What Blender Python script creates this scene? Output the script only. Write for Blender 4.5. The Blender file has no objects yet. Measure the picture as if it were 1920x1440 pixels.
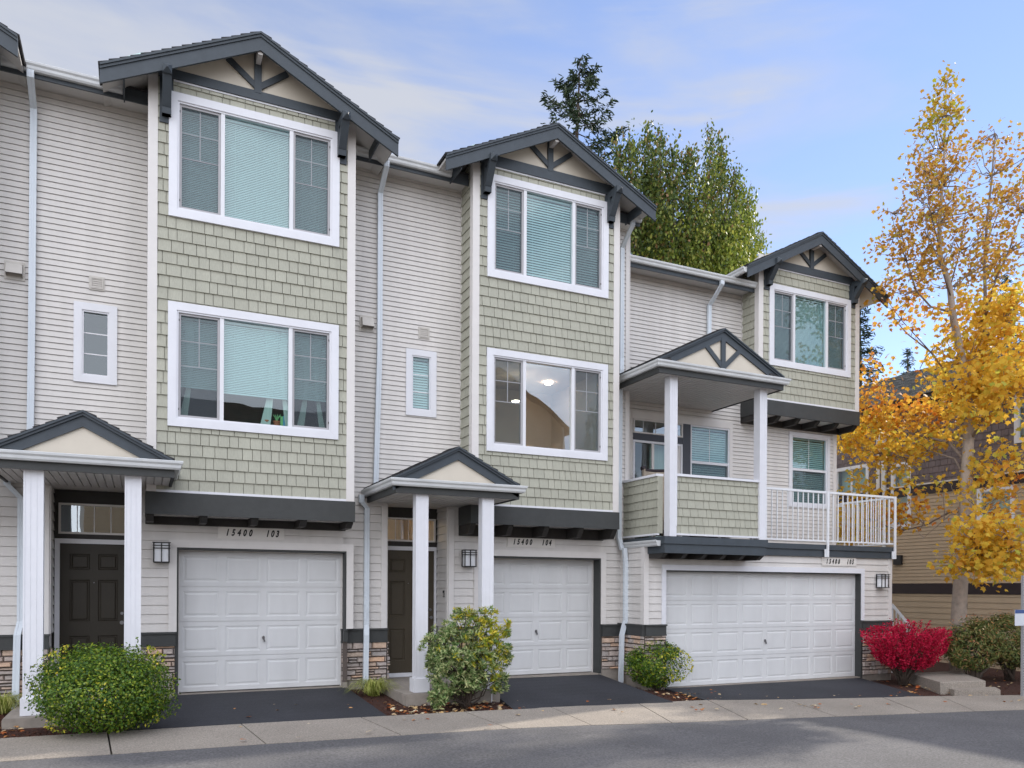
import bpy, math, random
from mathutils import Vector, Matrix
import numpy as np
R = math.radians
scn = bpy.context.scene
col = scn.collection

# ------------------------------------------------------------------ camera
YAW, ROLL, FPX, CYP = 0.43938, 0.0049, 1482.75, 1103.0
_cy, _sy = math.cos(YAW), math.sin(YAW)
_r = Vector((_cy, -_sy, 0)); _f = Vector((_sy, _cy, 0)); _u = Vector((0, 0, 1))
_cr, _sr = math.cos(ROLL), math.sin(ROLL)
CR = _r*_cr + _u*_sr
CU = _u*_cr - _r*_sr
CF = _f
cam_d = bpy.data.cameras.new("Camera")
cam = bpy.data.objects.new("Camera", cam_d); col.objects.link(cam)
cam.matrix_world = Matrix((( CR.x, CU.x, -CF.x, 0), (CR.y, CU.y, -CF.y, 0), (CR.z, CU.z, -CF.z, 0), (0, 0, 0, 1)))
cam_d.sensor_width = 36.0
cam_d.lens = 36.0*FPX/1920.0
cam_d.shift_y = (CYP-720.0)/1920.0
cam_d.clip_end = 2000
scn.camera = cam

# ------------------------------------------------------------------ sky, sun, exposure
SUN_EL, SUN_DIR = R(34), Vector((0.955, 0.30, 0)).normalized()
SUN_STR, SKY_STR, CLOUD_STR, EXPO = 2.4, 0.10, 0.90, 1.05
w = bpy.data.worlds.new("World"); scn.world = w; w.use_nodes = True
nt = w.node_tree; nt.nodes.clear()
def N(t, **kw):
    n = nt.nodes.new(t)
    for k, v in kw.items(): setattr(n, k, v)
    return n
L = nt.links.new
sky = N('ShaderNodeTexSky', sky_type='NISHITA', sun_disc=False, sun_elevation=SUN_EL,
        sun_rotation=math.atan2(SUN_DIR.x, SUN_DIR.y), air_density=1.0, dust_density=0.0, ozone_density=1.5)
tc = N('ShaderNodeTexCoord')
sep = N('ShaderNodeSeparateXYZ'); L(tc.outputs['Generated'], sep.inputs[0])
mp = N('ShaderNodeMapping'); mp.inputs['Scale'].default_value = (1.1, 1.5, 3.4)
mp.inputs['Location'].default_value = (0.35, 0.1, 0.2)
L(tc.outputs['Generated'], mp.inputs[0])
nz = N('ShaderNodeTexNoise'); nz.inputs['Scale'].default_value = 2.3; nz.inputs['Detail'].default_value = 6
nz.inputs['Roughness'].default_value = 0.52; nz.inputs['Distortion'].default_value = 0.35
L(mp.outputs[0], nz.inputs[0])
# clouds thicken towards the left, and behind the viewer for added front light
bx_ = N('ShaderNodeMath', operation='MULTIPLY_ADD'); L(sep.outputs[0], bx_.inputs[0]); bx_.inputs[1].default_value = -0.42; bx_.inputs[2].default_value = 0.13
by_ = N('ShaderNodeMath', operation='MULTIPLY_ADD'); L(sep.outputs[1], by_.inputs[0]); by_.inputs[1].default_value = -0.10
L(bx_.outputs[0], by_.inputs[2])
ad = N('ShaderNodeMath', operation='ADD'); L(nz.outputs[0], ad.inputs[0]); L(by_.outputs[0], ad.inputs[1])
rm = N('ShaderNodeMapRange', interpolation_type='SMOOTHSTEP'); rm.inputs['From Min'].default_value = 0.34; rm.inputs['From Max'].default_value = 0.72
rm.inputs['To Min'].default_value = 0.13; rm.inputs['To Max'].default_value = 0.9
mpw = N('ShaderNodeMapping'); mpw.inputs['Scale'].default_value = (1.3, 1.3, 9.0); mpw.inputs['Rotation'].default_value = (0.10, 0.22, 0.0); L(tc.outputs['Generated'], mpw.inputs[0])
nw = N('ShaderNodeTexNoise'); nw.inputs['Scale'].default_value = 1.9; nw.inputs['Detail'].default_value = 7; nw.inputs['Distortion'].default_value = 0.5; L(mpw.outputs[0], nw.inputs[0])
mw = N('ShaderNodeMapRange', interpolation_type='SMOOTHSTEP'); mw.inputs['From Min'].default_value = 0.50; mw.inputs['From Max'].default_value = 0.78; mw.inputs['To Max'].default_value = 0.26; L(nw.outputs[0], mw.inputs[0])
aw = N('ShaderNodeMath', operation='ADD'); L(ad.outputs[0], aw.inputs[0]); L(mw.outputs[0], aw.inputs[1])
L(aw.outputs[0], rm.inputs[0])
# added unseen cloud bank behind the viewer, brightened to light the fronts
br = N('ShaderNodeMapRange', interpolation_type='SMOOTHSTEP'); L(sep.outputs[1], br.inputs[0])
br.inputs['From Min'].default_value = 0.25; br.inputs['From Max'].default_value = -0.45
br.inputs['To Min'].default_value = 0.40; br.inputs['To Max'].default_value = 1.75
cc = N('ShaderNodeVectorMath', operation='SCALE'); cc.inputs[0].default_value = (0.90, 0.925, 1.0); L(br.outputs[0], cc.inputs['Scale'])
bg1 = N('ShaderNodeBackground'); bg1.inputs[1].default_value = SKY_STR
tint = N('ShaderNodeMix', data_type='RGBA', blend_type='MULTIPLY'); tint.inputs[0].default_value = 1.0
tint.inputs[7].default_value = (0.98, 0.925, 1.02, 1)
L(sky.outputs[0], tint.inputs[6]); L(tint.outputs[2], bg1.inputs[0])
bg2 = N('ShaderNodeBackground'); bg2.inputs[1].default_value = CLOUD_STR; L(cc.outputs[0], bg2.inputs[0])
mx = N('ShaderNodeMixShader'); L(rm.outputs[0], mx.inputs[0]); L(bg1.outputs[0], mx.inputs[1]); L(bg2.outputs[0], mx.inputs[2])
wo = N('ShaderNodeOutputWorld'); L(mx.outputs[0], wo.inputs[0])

sd = bpy.data.lights.new("Sun", 'SUN'); sd.energy = SUN_STR; sd.angle = R(1.2); sd.color = (1.0, 0.93, 0.82)
so = bpy.data.objects.new("Sun", sd); col.objects.link(so)
sv = Vector((SUN_DIR.x*math.cos(SUN_EL), SUN_DIR.y*math.cos(SUN_EL), math.sin(SUN_EL)))
so.rotation_euler = sv.to_track_quat('Z', 'Y').to_euler(); so.location = (0, 0, 30)
vs = scn.view_settings
vs.view_transform = 'Standard'; vs.look = 'None'; vs.exposure = EXPO; vs.gamma = 1.0; vs.use_curve_mapping = False
scn.cycles.max_bounces = 8; scn.cycles.transparent_max_bounces = 16

# ------------------------------------------------------------------ helpers
def P(px, py, Y=None, X=None, Z=None):
    """the point of a plane of the place that the photograph shows at a pixel"""
    d = CR*((px-960)/FPX) - CU*((py-CYP)/FPX) + CF
    if Y is not None: return d*(Y/d.y)
    if X is not None: return d*(X/d.x)
    return d*(Z/d.z)
def PX(px, Y, py=900): return P(px, py, Y=Y).x
def PZ(px, py, Y): return P(px, py, Y=Y).z

class MB:
    def __init__(s, fr=None): s.v = []; s.f = []; s.fr = fr; s.mi = []; s.cur = 0
    def pt(s, p):
        if s.fr: p = s.fr(*p)
        s.v.append(tuple(p)); return len(s.v)-1
    def face(s, *pts):
        s.f.append([s.pt(p) for p in pts]); s.mi.append(s.cur); return s
    def box(s, a0, a1, b0, b1, c0, c1):
        i = [s.pt((a, b, c)) for a in (a0, a1) for b in (b0, b1) for c in (c0, c1)]
        for q in ((0,1,3,2),(4,6,7,5),(0,4,5,1),(2,3,7,6),(0,2,6,4),(1,5,7,3)):
            s.f.append([i[k] for k in q]); s.mi.append(s.cur)
        return s
    def hexa(s, P8):
        i = [s.pt(p) for p in P8]      # bottom 0-3, top 4-7
        for q in ((0,1,2,3),(4,5,6,7),(0,1,5,4),(1,2,6,5),(2,3,7,6),(3,0,4,7)):
            s.f.append([i[k] for k in q]); s.mi.append(s.cur)
        return s
    def prism(s, poly, c0, c1, order=lambda a, b, c: (a, b, c)):
        n = len(poly)
        lo = [s.pt(order(a, b, c0)) for a, b in poly]; hi = [s.pt(order(a, b, c1)) for a, b in poly]
        s.f.append(lo[::-1]); s.f.append(hi); s.mi += [s.cur]*2
        for k in range(n):
            s.f.append([lo[k], lo[(k+1) % n], hi[(k+1) % n], hi[k]]); s.mi.append(s.cur)
        return s
    def beam(s, a, b, w_, h, up=(0, 0, 1)):
        a = Vector(a); b = Vector(b); d = (b-a).normalized(); up = Vector(up)
        sd_ = d.cross(up).normalized(); up2 = sd_.cross(d).normalized()
        pts = []
        for e in (a, b):
            for x, y in ((-1,-1),(1,-1),(1,1),(-1,1)): pts.append(e + sd_*(w_/2*x) + up2*(h/2*y))
        return s.hexa(pts)
    def tube(s, pts, rad, n=8, cap=True):
        pts = [Vector(p) for p in pts]
        if not hasattr(rad, '__len__'): rad = [rad]*len(pts)
        rings = []
        pu = None
        for k, p in enumerate(pts):
            d = (pts[min(k+1, len(pts)-1)]-pts[max(k-1, 0)])
            d = d.normalized() if d.length > 1e-9 else Vector((0, 0, 1))
            if pu is None:
                pu = d.orthogonal().normalized()
            else:
                pu = (pu - d*pu.dot(d)); pu = pu.normalized() if pu.length > 1e-6 else d.orthogonal().normalized()
            v2 = d.cross(pu)
            rings.append([s.pt(p + (pu*math.cos(2*math.pi*j/n) + v2*math.sin(2*math.pi*j/n))*rad[k]) for j in range(n)])
        for a, b in zip(rings, rings[1:]):
            for j in range(n):
                s.f.append([a[j], a[(j+1) % n], b[(j+1) % n], b[j]]); s.mi.append(s.cur)
        if cap:
            s.f.append(rings[0][::-1]); s.f.append(rings[-1]); s.mi += [s.cur]*2
        return s
    def build(s, name, mat, parent=None, smooth=False):
        me = bpy.data.meshes.new(name)
        me.from_pydata(s.v, [], s.f)
        mats = mat if isinstance(mat, (list, tuple)) else [mat]
        for m in mats: me.materials.append(m)
        if len(mats) > 1: me.polygons.foreach_set('material_index', s.mi)
        if smooth: me.polygons.foreach_set('use_smooth', [True]*len(me.polygons))
        me.update()
        o = bpy.data.objects.new(name, me); col.objects.link(o)
        if parent:
            o.parent = parent
            o.matrix_parent_inverse = parent_inv(parent)
        return o
def parent_inv(p):
    m = Matrix.Translation(p.location)
    q = p.parent
    while q: m = Matrix.Translation(q.location) @ m; q = q.parent
    return m.inverted()
def empty(name, loc):
    o = bpy.data.objects.new(name, None); o.location = loc; o.empty_display_size = .2; col.objects.link(o); return o
def tag(o, label=None, cat=None, group=None, kind=None):
    if label: o['label'] = label
    if cat: o['category'] = cat
    if group: o['group'] = group
    if kind: o['kind'] = kind
    return o

# frames: (u along the wall, v up, w outwards)
def front(Y): return lambda u, v, w_: (u, Y-w_, v)
def left(X): return lambda u, v, w_: (X-w_, u, v)
def right(X): return lambda u, v, w_: (X+w_, u, v)

def rects_minus(u0, u1, v0, v1, holes):
    us = sorted({u0, u1, *[min(max(h[0], u0), u1) for h in holes], *[min(max(h[1], u0), u1) for h in holes]})
    out = []
    for a, b in zip(us, us[1:]):
        if b-a < 1e-5: continue
        m = (a+b)/2
        hs = sorted([(h[2], h[3]) for h in holes if h[0] < m < h[1]])
        z = v0
        for h0, h1 in hs:
            if h0 > z: out.append((a, b, z, min(h0, v1)))
            z = max(z, h1)
        if z < v1: out.append((a, b, z, v1))
    return [r for r in out if r[3]-r[2] > 1e-4]

# ------------------------------------------------------------------ materials
STREAKY = ('vinyl_siding', 'sage_shingle', 'white_trim', 'garage_paint', 'cream_trim', 'charcoal_paint', 'gutter_metal', 'downspout_metal', 'dark_grey_paint')
def rgb(r, g, b): return (r, g, b, 1)
def mat(name, c, rough=0.6, var=0.06, scale=6.0, island=0.0, bump=0.0, bscale=60, stretch=(1, 1, 1), spec=0.35, metal=0.0, c2=None, dirt=0.0):
    m = bpy.data.materials.new(name); m.use_nodes = True
    t = m.node_tree; n = t.nodes; b = n['Principled BSDF']; lk = t.links.new
    b.inputs['Roughness'].default_value = rough; b.inputs['Metallic'].default_value = metal
    b.inputs['Specular IOR Level'].default_value = spec
    tcn = n.new('ShaderNodeTexCoord'); mpn = n.new('ShaderNodeMapping'); mpn.inputs['Scale'].default_value = stretch
    lk(tcn.outputs['Object'], mpn.inputs[0])
    nz = n.new('ShaderNodeTexNoise'); nz.inputs['Scale'].default_value = scale; nz.inputs['Detail'].default_value = 6; nz.inputs['Roughness'].default_value = .62
    lk(mpn.outputs[0], nz.inputs[0])
    mr = n.new('ShaderNodeMapRange'); mr.inputs['From Min'].default_value = .3; mr.inputs['From Max'].default_value = .7
    mr.inputs['To Min'].default_value = 1-var; mr.inputs['To Max'].default_value = 1+var; lk(nz.outputs[0], mr.inputs[0])
    last = mr.outputs[0]
    if island:
        g = n.new('ShaderNodeNewGeometry'); mi = n.new('ShaderNodeMapRange')
        mi.inputs['To Min'].default_value = 1-island; mi.inputs['To Max'].default_value = 1+island
        lk(g.outputs['Random Per Island'], mi.inputs[0])
        mu = n.new('ShaderNodeMath'); mu.operation = 'MULTIPLY'; lk(last, mu.inputs[0]); lk(mi.outputs[0], mu.inputs[1]); last = mu.outputs[0]
    if dirt:
        n2 = n.new('ShaderNodeTexNoise'); n2.inputs['Scale'].default_value = 0.9; n2.inputs['Detail'].default_value = 8
        mp2 = n.new('ShaderNodeMapping'); mp2.inputs['Scale'].default_value = (3.5, 3.5, .6) if name in STREAKY else (1, 1, 1); lk(tcn.outputs['Object'], mp2.inputs[0]); lk(mp2.outputs[0], n2.inputs[0])
        m2 = n.new('ShaderNodeMapRange'); m2.inputs['From Min'].default_value = .35; m2.inputs['From Max'].default_value = .75
        m2.inputs['To Min'].default_value = 1; m2.inputs['To Max'].default_value = 1-dirt; lk(n2.outputs[0], m2.inputs[0])
        mu = n.new('ShaderNodeMath'); mu.operation = 'MULTIPLY'; lk(last, mu.inputs[0]); lk(m2.outputs[0], mu.inputs[1]); last = mu.outputs[0]
    if c2:
        mixc = n.new('ShaderNodeMix'); mixc.data_type = 'RGBA'; mixc.inputs[6].default_value = rgb(*c); mixc.inputs[7].default_value = rgb(*c2)
        if island:
            g2 = n.new('ShaderNodeNewGeometry'); lk(g2.outputs['Random Per Island'], mixc.inputs[0])
        else: lk(nz.outputs[0], mixc.inputs[0])
        base = mixc.outputs[2]
    else:
        rn = n.new('ShaderNodeRGB'); rn.outputs[0].default_value = rgb(*c); base = rn.outputs[0]
    vm = n.new('ShaderNodeVectorMath'); vm.operation = 'SCALE'; lk(base, vm.inputs[0]); lk(last, vm.inputs['Scale'])
    lk(vm.outputs[0], b.inputs['Base Color'])
    if bump:
        nb = n.new('ShaderNodeTexNoise'); nb.inputs['Scale'].default_value = bscale; nb.inputs['Detail'].default_value = 4; lk(mpn.outputs[0], nb.inputs[0])
        bp = n.new('ShaderNodeBump'); bp.inputs['Strength'].default_value = bump; bp.inputs['Distance'].default_value = .01; lk(nb.outputs[0], bp.inputs['Height'])
        lk(bp.outputs[0], b.inputs['Normal'])
    return m
def leafmat(name, stops, trans=0.35, rough=.5):
    """leaf colours picked per leaf"""
    m = bpy.data.materials.new(name); m.use_nodes = True
    t = m.node_tree; n = t.nodes; lk = t.links.new; n.clear()
    g = n.new('ShaderNodeNewGeometry'); r = n.new('ShaderNodeValToRGB'); lk(g.outputs['Random Per Island'], r.inputs[0])
    e = r.color_ramp.elements
    while len(e) > 1: e.remove(e[-1])
    e[0].position = stops[0][0]; e[0].color = rgb(*stops[0][1])
    for p_, c_ in stops[1:]:
        x = e.new(p_); x.color = rgb(*c_)
    d = n.new('ShaderNodeBsdfPrincipled'); lk(r.outputs[0], d.inputs['Base Color']); d.inputs['Roughness'].default_value = rough
    d.inputs['Specular IOR Level'].default_value = .3
    tr = n.new('ShaderNodeBsdfTranslucent'); lk(r.outputs[0], tr.inputs[0])
    mxn = n.new('ShaderNodeMixShader'); mxn.inputs[0].default_value = trans; lk(d.outputs[0], mxn.inputs[1]); lk(tr.outputs[0], mxn.inputs[2])
    o = n.new('ShaderNodeOutputMaterial'); lk(mxn.outputs[0], o.inputs[0])
    return m
def glassmat(name, tint_, refl=1.0, ior=1.5):
    m = bpy.data.materials.new(name); m.use_nodes = True
    t = m.node_tree; n = t.nodes; lk = t.links.new; n.clear()
    tr = n.new('ShaderNodeBsdfTransparent'); tr.inputs[0].default_value = rgb(*tint_)
    gl = n.new('ShaderNodeBsdfGlossy'); gl.inputs['Roughness'].default_value = 0.0; gl.inputs[0].default_value = (.9, .97, 1, 1)
    tcn = n.new('ShaderNodeTexCoord'); nz = n.new('ShaderNodeTexNoise'); nz.inputs['Scale'].default_value = 1.6; nz.inputs['Detail'].default_value = 1
    lk(tcn.outputs['Object'], nz.inputs[0])
    bp = n.new('ShaderNodeBump'); bp.inputs['Strength'].default_value = .2; bp.inputs['Distance'].default_value = .009; lk(nz.outputs[0], bp.inputs['Height']); lk(bp.outputs[0], gl.inputs['Normal'])
    ge = n.new('ShaderNodeNewGeometry'); dt = n.new('ShaderNodeVectorMath'); dt.operation = 'DOT_PRODUCT'; lk(ge.outputs['Normal'], dt.inputs[0]); lk(ge.outputs['Incoming'], dt.inputs[1])
    ab = n.new('ShaderNodeMath'); ab.operation = 'ABSOLUTE'; lk(dt.outputs['Value'], ab.inputs[0])
    om = n.new('ShaderNodeMath'); om.operation = 'SUBTRACT'; om.inputs[0].default_value = 1; lk(ab.outputs[0], om.inputs[1])
    pw = n.new('ShaderNodeMath'); pw.operation = 'POWER'; lk(om.outputs[0], pw.inputs[0]); pw.inputs[1].default_value = 4
    mu = n.new('ShaderNodeMath'); mu.operation = 'MULTIPLY_ADD'; mu.use_clamp = True; lk(pw.outputs[0], mu.inputs[0]); mu.inputs[1].default_value = .85; mu.inputs[2].default_value = .10*refl
    mxn = n.new('ShaderNodeMixShader'); lk(mu.outputs[0], mxn.inputs[0]); lk(tr.outputs[0], mxn.inputs[1]); lk(gl.outputs[0], mxn.inputs[2])
    o = n.new('ShaderNodeOutputMaterial'); lk(mxn.outputs[0], o.inputs[0])
    return m
def emit(name, c, s):
    m = bpy.data.materials.new(name); m.use_nodes = True; b = m.node_tree.nodes['Principled BSDF']
    b.inputs['Base Color'].default_value = rgb(*c); b.inputs['Emission Color'].default_value = rgb(*c); b.inputs['Emission Strength'].default_value = s
    return m
M = dict(
 siding=mat('vinyl_siding', (.60, .57, .54), .5, .05, 2.2, dirt=.10, stretch=(2, 2, .35)),
 sage=mat('sage_shingle', (.372, .366, .298), .75, .10, 30, island=.05, stretch=(3, 3, .35), bump=.25, bscale=45, dirt=.08),
 trim=mat('cream_trim', (.63, .60, .575), .5, .03, 5),
 white=mat('white_trim', (.67, .67, .70), .45, .03, 5, dirt=.04),
 vinyl=mat('window_vinyl', (.66, .66, .68), .4, .02, 8),
 grayv=mat('screen_frame', (.36, .35, .36), .45, .03, 8),
 dark=mat('charcoal_paint', (.052, .063, .074), .55, .08, 9, bump=.1, dirt=.12),
 darkn=mat('dark_grey_paint', (.046, .048, .047), .55, .08, 9, bump=.1, dirt=.1),
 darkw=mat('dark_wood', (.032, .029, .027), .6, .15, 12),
 cream=mat('gable_panel', (.57, .515, .43), .7, .03, 4),
 soffit=mat('white_soffit', (.58, .56, .54), .5, .03, 5),
 gutter=mat('gutter_metal', (.60, .61, .61), .35, .05, 5, dirt=.10),
 spout=mat('downspout_metal', (.60, .645, .69), .35, .03, 5, dirt=.06),
 roof=mat('roof_shingle', (.035, .034, .036), .9, .35, 60, island=.25, bump=.5, bscale=90),
 door=mat('door_paint', (.026, .021, .014), .45, .1, 20, stretch=(4, 4, .5)),
 doorb=mat('door_paint_brown', (.058, .046, .030), .45, .1, 20, stretch=(4, 4, .5)),
 garage=mat('garage_paint', (.61, .61, .61), .42, .02, 4, dirt=.09),
 concrete=mat('concrete', (.29, .255, .22), .9, .14, 9, bump=.4, bscale=140, dirt=.18),
 conc2=mat('exposed_concrete', (.31, .27, .228), .95, .38, 55, bump=.8, bscale=90, dirt=.22),
 asphalt=mat('asphalt_seal', (.032, .033, .040), .75, .28, 30, bump=.5, bscale=120, dirt=.38),
 road=mat('road_asphalt', (.125, .12, .122), .92, .45, 38, bump=.7, bscale=90, dirt=.22),
 mulch=mat('bark_mulch', (.075, .028, .018), .95, .6, 45, bump=1.0, bscale=70, c2=(.03, .016, .012)),
 chips=mat('bark_chips', (.13, .042, .022), .9, .3, 20, island=.5, c2=(.035, .016, .012)),
 stone=mat('ledge_stone', (.54, .43, .35), .85, .22, 14, island=.22, bump=.7, bscale=30, c2=(.50, .32, .21), stretch=(1, 1, 2.5)),
 stoneg=mat('ledge_stone_grey', (.47, .42, .39), .85, .25, 14, island=.3, bump=.7, bscale=30, c2=(.34, .27, .23), stretch=(1, 1, 2.5)),
 mortar=mat('stone_mortar', (.10, .08, .07), .95, .2, 30),
 blind=mat('blind_slat', (.55, .63, .63), .5, .02, 4),
 screen=None, black=mat('black_metal', (.018, .018, .020), .4, .1, 20),
 frost=mat('frosted_glass', (.72, .73, .75), .3, .02, 8),
 steel=mat('steel', (.22, .22, .23), .3, .1, 20, metal=.8),
 beigew=mat('interior_beige', (.52, .43, .37), .8, .03, 3),
 darkroom=mat('interior_dark', (.03, .06, .055), .9, .1, 3),
 vent=mat('vent_plastic', (.50, .47, .43), .5, .04, 12),
 bark=mat('maple_bark', (.46, .39, .33), .9, .4, 8, bump=1.0, bscale=26, stretch=(1, 1, .8), c2=(.16, .12, .09)),
 barkd=mat('dark_bark', (.06, .045, .035), .9, .3, 14, bump=.6, bscale=30),
 nbeige=mat('tan_siding', (.42, .325, .225), .55, .04, 3, dirt=.06),
 nmauve=mat('mauve_shingle', (.15, .122, .125), .8, .12, 20, island=.12, bump=.2),
 nband=mat('plum_band', (.030, .020, .022), .55, .1, 9),
 nroof=mat('grey_roof', (.105, .108, .108), .9, .3, 40, island=.2, bump=.4, bscale=80),
 skylight=mat('skylight_plastic', (.50, .66, .64), .25, .05, 6),
 plate=mat('number_plate', (.64, .61, .57), .5, .02, 10),
 ink=mat('numeral_black', (.015, .014, .014), .5, .05, 10),
 rail=mat('rail_white', (.68, .69, .71), .35, .02, 8),
 wicker=mat('wicker', (.45, .38, .30), .7, .3, 60, bump=.5, bscale=120),
 cushion=mat('cushion_dark', (.05, .04, .045), .8, .1, 30),
 terracotta=mat('terracotta', (.5, .14, .07), .7, .1, 20),
 signblue=mat('sign_blue', (.03, .07, .22), .4, .03, 10),
 signwhite=mat('sign_paper', (.60, .62, .66), .5, .05, 10),
 galv=mat('galvanised', (.33, .33, .34), .45, .12, 30, metal=.3),
 curtain=mat('sheer_curtain', (.52, .53, .48), .8, .1, 8, stretch=(6, 6, .3)),
 cblue=mat('craft_blue', (.10, .35, .60), .5, .2, 8), cgreen=mat('craft_green', (.22, .50, .20), .5, .2, 8),
)
def screenmat():
    m = bpy.data.materials.new('insect_mesh'); m.use_nodes = True; t = m.node_tree; n = t.nodes; lk = t.links.new; n.clear()
    tr = n.new('ShaderNodeBsdfTransparent'); df = n.new('ShaderNodeBsdfDiffuse'); df.inputs[0].default_value = (.10, .115, .13, 1)
    mxn = n.new('ShaderNodeMixShader'); mxn.inputs[0].default_value = .38; lk(tr.outputs[0], mxn.inputs[1]); lk(df.outputs[0], mxn.inputs[2])
    o = n.new('ShaderNodeOutputMaterial'); lk(mxn.outputs[0], o.inputs[0]); return m
M['screen'] = screenmat()
M['glass'] = glassmat('window_glass', (.62, .79, .78), 1.0)
M['glassc'] = glassmat('clear_glass', (.80, .88, .86), 2.4)
M['lampon'] = emit('warm_lamp', (1, .72, .35), 6)
M['spot'] = emit('ceiling_spot', (1, .80, .62), 24)

rnd = random.Random(7)

# ------------------------------------------------------------------ wall skins
def siding(mb, u0, u1, v0, v1, ex, holes=(), phase=0.0, proud=.015, slot=.0055):
    """lapped vinyl courses with an open slot under every lip"""
    for a, b, c, d in rects_minus(u0, u1, v0, v1, holes):
        k = math.floor((c-phase)/ex)
        while phase + k*ex < d-1e-5:
            n0 = phase+k*ex; va, vb = max(n0, c), min(n0+ex, d); full = vb == n0+ex
            vt = vb-slot if full and vb-slot > va else vb
            wa = proud*(1-(va-n0)/ex)+.001; wb = proud*(1-(vt-n0)/ex)+.001
            mb.face((a, va, wa), (b, va, wa), (b, vt, wb), (a, vt, wb))
            mb.face((a, va, -.016), (b, va, -.016), (b, va, wa), (a, va, wa))
            if vt < vb:
                mb.face((a, vt, wb), (b, vt, wb), (b, vt, -.016), (a, vt, -.016)); mb.face((a, vt, -.016), (b, vt, -.016), (b, vb, -.016), (a, vb, -.016))
            k += 1
def shingles(mb, u0, u1, v0, v1, ex=.171, holes=(), phase=0.0, seed=1, wide=(.105, .215), top=.005, bot=.024):
    for a, b, c, d in rects_minus(u0, u1, v0, v1, holes):
        mb.face((a, c, -.012), (b, c, -.012), (b, d, -.012), (a, d, -.012))
        k = math.floor((c-phase)/ex)
        while phase+k*ex < d-1e-5:
            n0 = phase+k*ex; va, vb = max(n0, c), min(n0+ex, d)
            rr = random.Random(seed*1000+k); x = u0-rr.random()*.15
            while x < b:
                wd = rr.uniform(*wide); x0, x1 = max(x, a), min(x+wd-.008, b); off = rr.uniform(-.0015, .0015)
                if x1-x0 > .003:
                    wa = bot-(bot-top)*(va-n0)/ex+off; wb = bot-(bot-top)*(vb-n0)/ex+off
                    i = [mb.pt(p) for p in ((x0, va, -.011), (x1, va, -.011), (x1, vb, -.011), (x0, vb, -.011), (x0, va, wa), (x1, va, wa), (x1, vb, wb), (x0, vb, wb))]
                    for q in ((4,5,6,7),(0,1,5,4),(1,2,6,5),(3,0,4,7)):
                        mb.f.append([i[j] for j in q]); mb.mi.append(mb.cur)
                x += wd
            k += 1
def stones(mb, u0, u1, v0, v1, seed, w0=.0):
    rr = random.Random(seed); v = v0
    mb.cur = 2; mb.box(u0, u1, v0, v1, w0, w0+.02); mb.cur = 0
    while v < v1-.012:
        h = min(rr.choice([.045, .06, .075, .09, .11]), v1-v)
        if v1-(v+h) < .02: h = v1-v
        u = u0-rr.random()*.1
        while u < u1:
            L_ = rr.uniform(.09, .34)*(1 if h > .05 else 1.15); a, b = max(u, u0), min(u+L_, u1)
            if b-a > .02:
                parts = [(v, v+h)] if (h < .09 or rr.random() < .8) else [(v, v+h*.48), (v+h*.52, v+h)]
                for z0, z1 in parts:
                    g = .0025; w1 = w0+rr.uniform(.035, .075); ins = min(.012, (z1-z0)*.25)
                    mb.cur = 0 if rr.random() < .32 else 1
                    n = max(2, int((b-a)/.06)); 
                    bt = [z0+g+rr.uniform(0, .004) for _ in range(n+1)]; tp = [z1-g-rr.uniform(0, .005) for _ in range(n+1)]
                    xs = [a+g+(b-a-2*g)*k/n for k in range(n+1)]; wf = [w1+rr.uniform(-.008, .008) for _ in range(n+1)]
                    xi = [min(max(x, a+g+ins), b-g-ins) for x in xs]
                    B0 = [mb.pt((xs[k], bt[k], w0+.012)) for k in range(n+1)]; B1 = [mb.pt((xi[k], bt[k]+ins, wf[k])) for k in range(n+1)]
                    T1 = [mb.pt((xi[k], tp[k]-ins, wf[k]-.003)) for k in range(n+1)]; T0 = [mb.pt((xs[k], tp[k], w0+.012)) for k in range(n+1)]
                    for k in range(n):
                        for A, B in ((B0, B1), (B1, T1), (T1, T0)):
                            mb.f.append([A[k], A[k+1], B[k+1], B[k]]); mb.mi.append(mb.cur)
                    for k in (0, n): mb.f.append([B0[k], B1[k], T1[k], T0[k]]); mb.mi.append(mb.cur)
            u += L_
        v += h
    mb.cur = 0
def body(mb, u0, u1, v0, v1, holes=(), th=.12, w1=-.018):
    for a, b, c, d in rects_minus(u0, u1, v0, v1, holes): mb.box(a, b, c, d, w1-th, w1)

# ------------------------------------------------------------------ windows
def frame_ring(mb, u0, u1, v0, v1, t, w0, w1, tb=None):
    """mitred picture-frame ring"""
    tb = tb or t
    o = [(u0, v0), (u1, v0), (u1, v1), (u0, v1)]; i = [(u0+t, v0+tb), (u1-t, v0+tb), (u1-t, v1-tb), (u0+t, v1-tb)]
    for k in range(4):
        a, b, c, d = o[k], o[(k+1) % 4], i[(k+1) % 4], i[k]
        if k % 2 == 0: a, b, c, d = (a[0], a[1]), (b[0], b[1]), (c[0]-.0008, c[1]), (d[0]+.0008, d[1])
        mb.hexa([(a[0], a[1], w0), (b[0], b[1], w0), (c[0], c[1], w0), (d[0], d[1], w0), (a[0], a[1], w1), (b[0], b[1], w1), (c[0], c[1], w1), (d[0], d[1], w1)])
def pane(fr, u0, u1, v0, v1, w_, parent, m='glass', name='pane'):
    mb = MB(fr); mb.face((u0, v0, w_), (u1, v0, w_), (u1, v1, w_), (u0, v1, w_)); return mb.build(name, M[m], parent)
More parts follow.
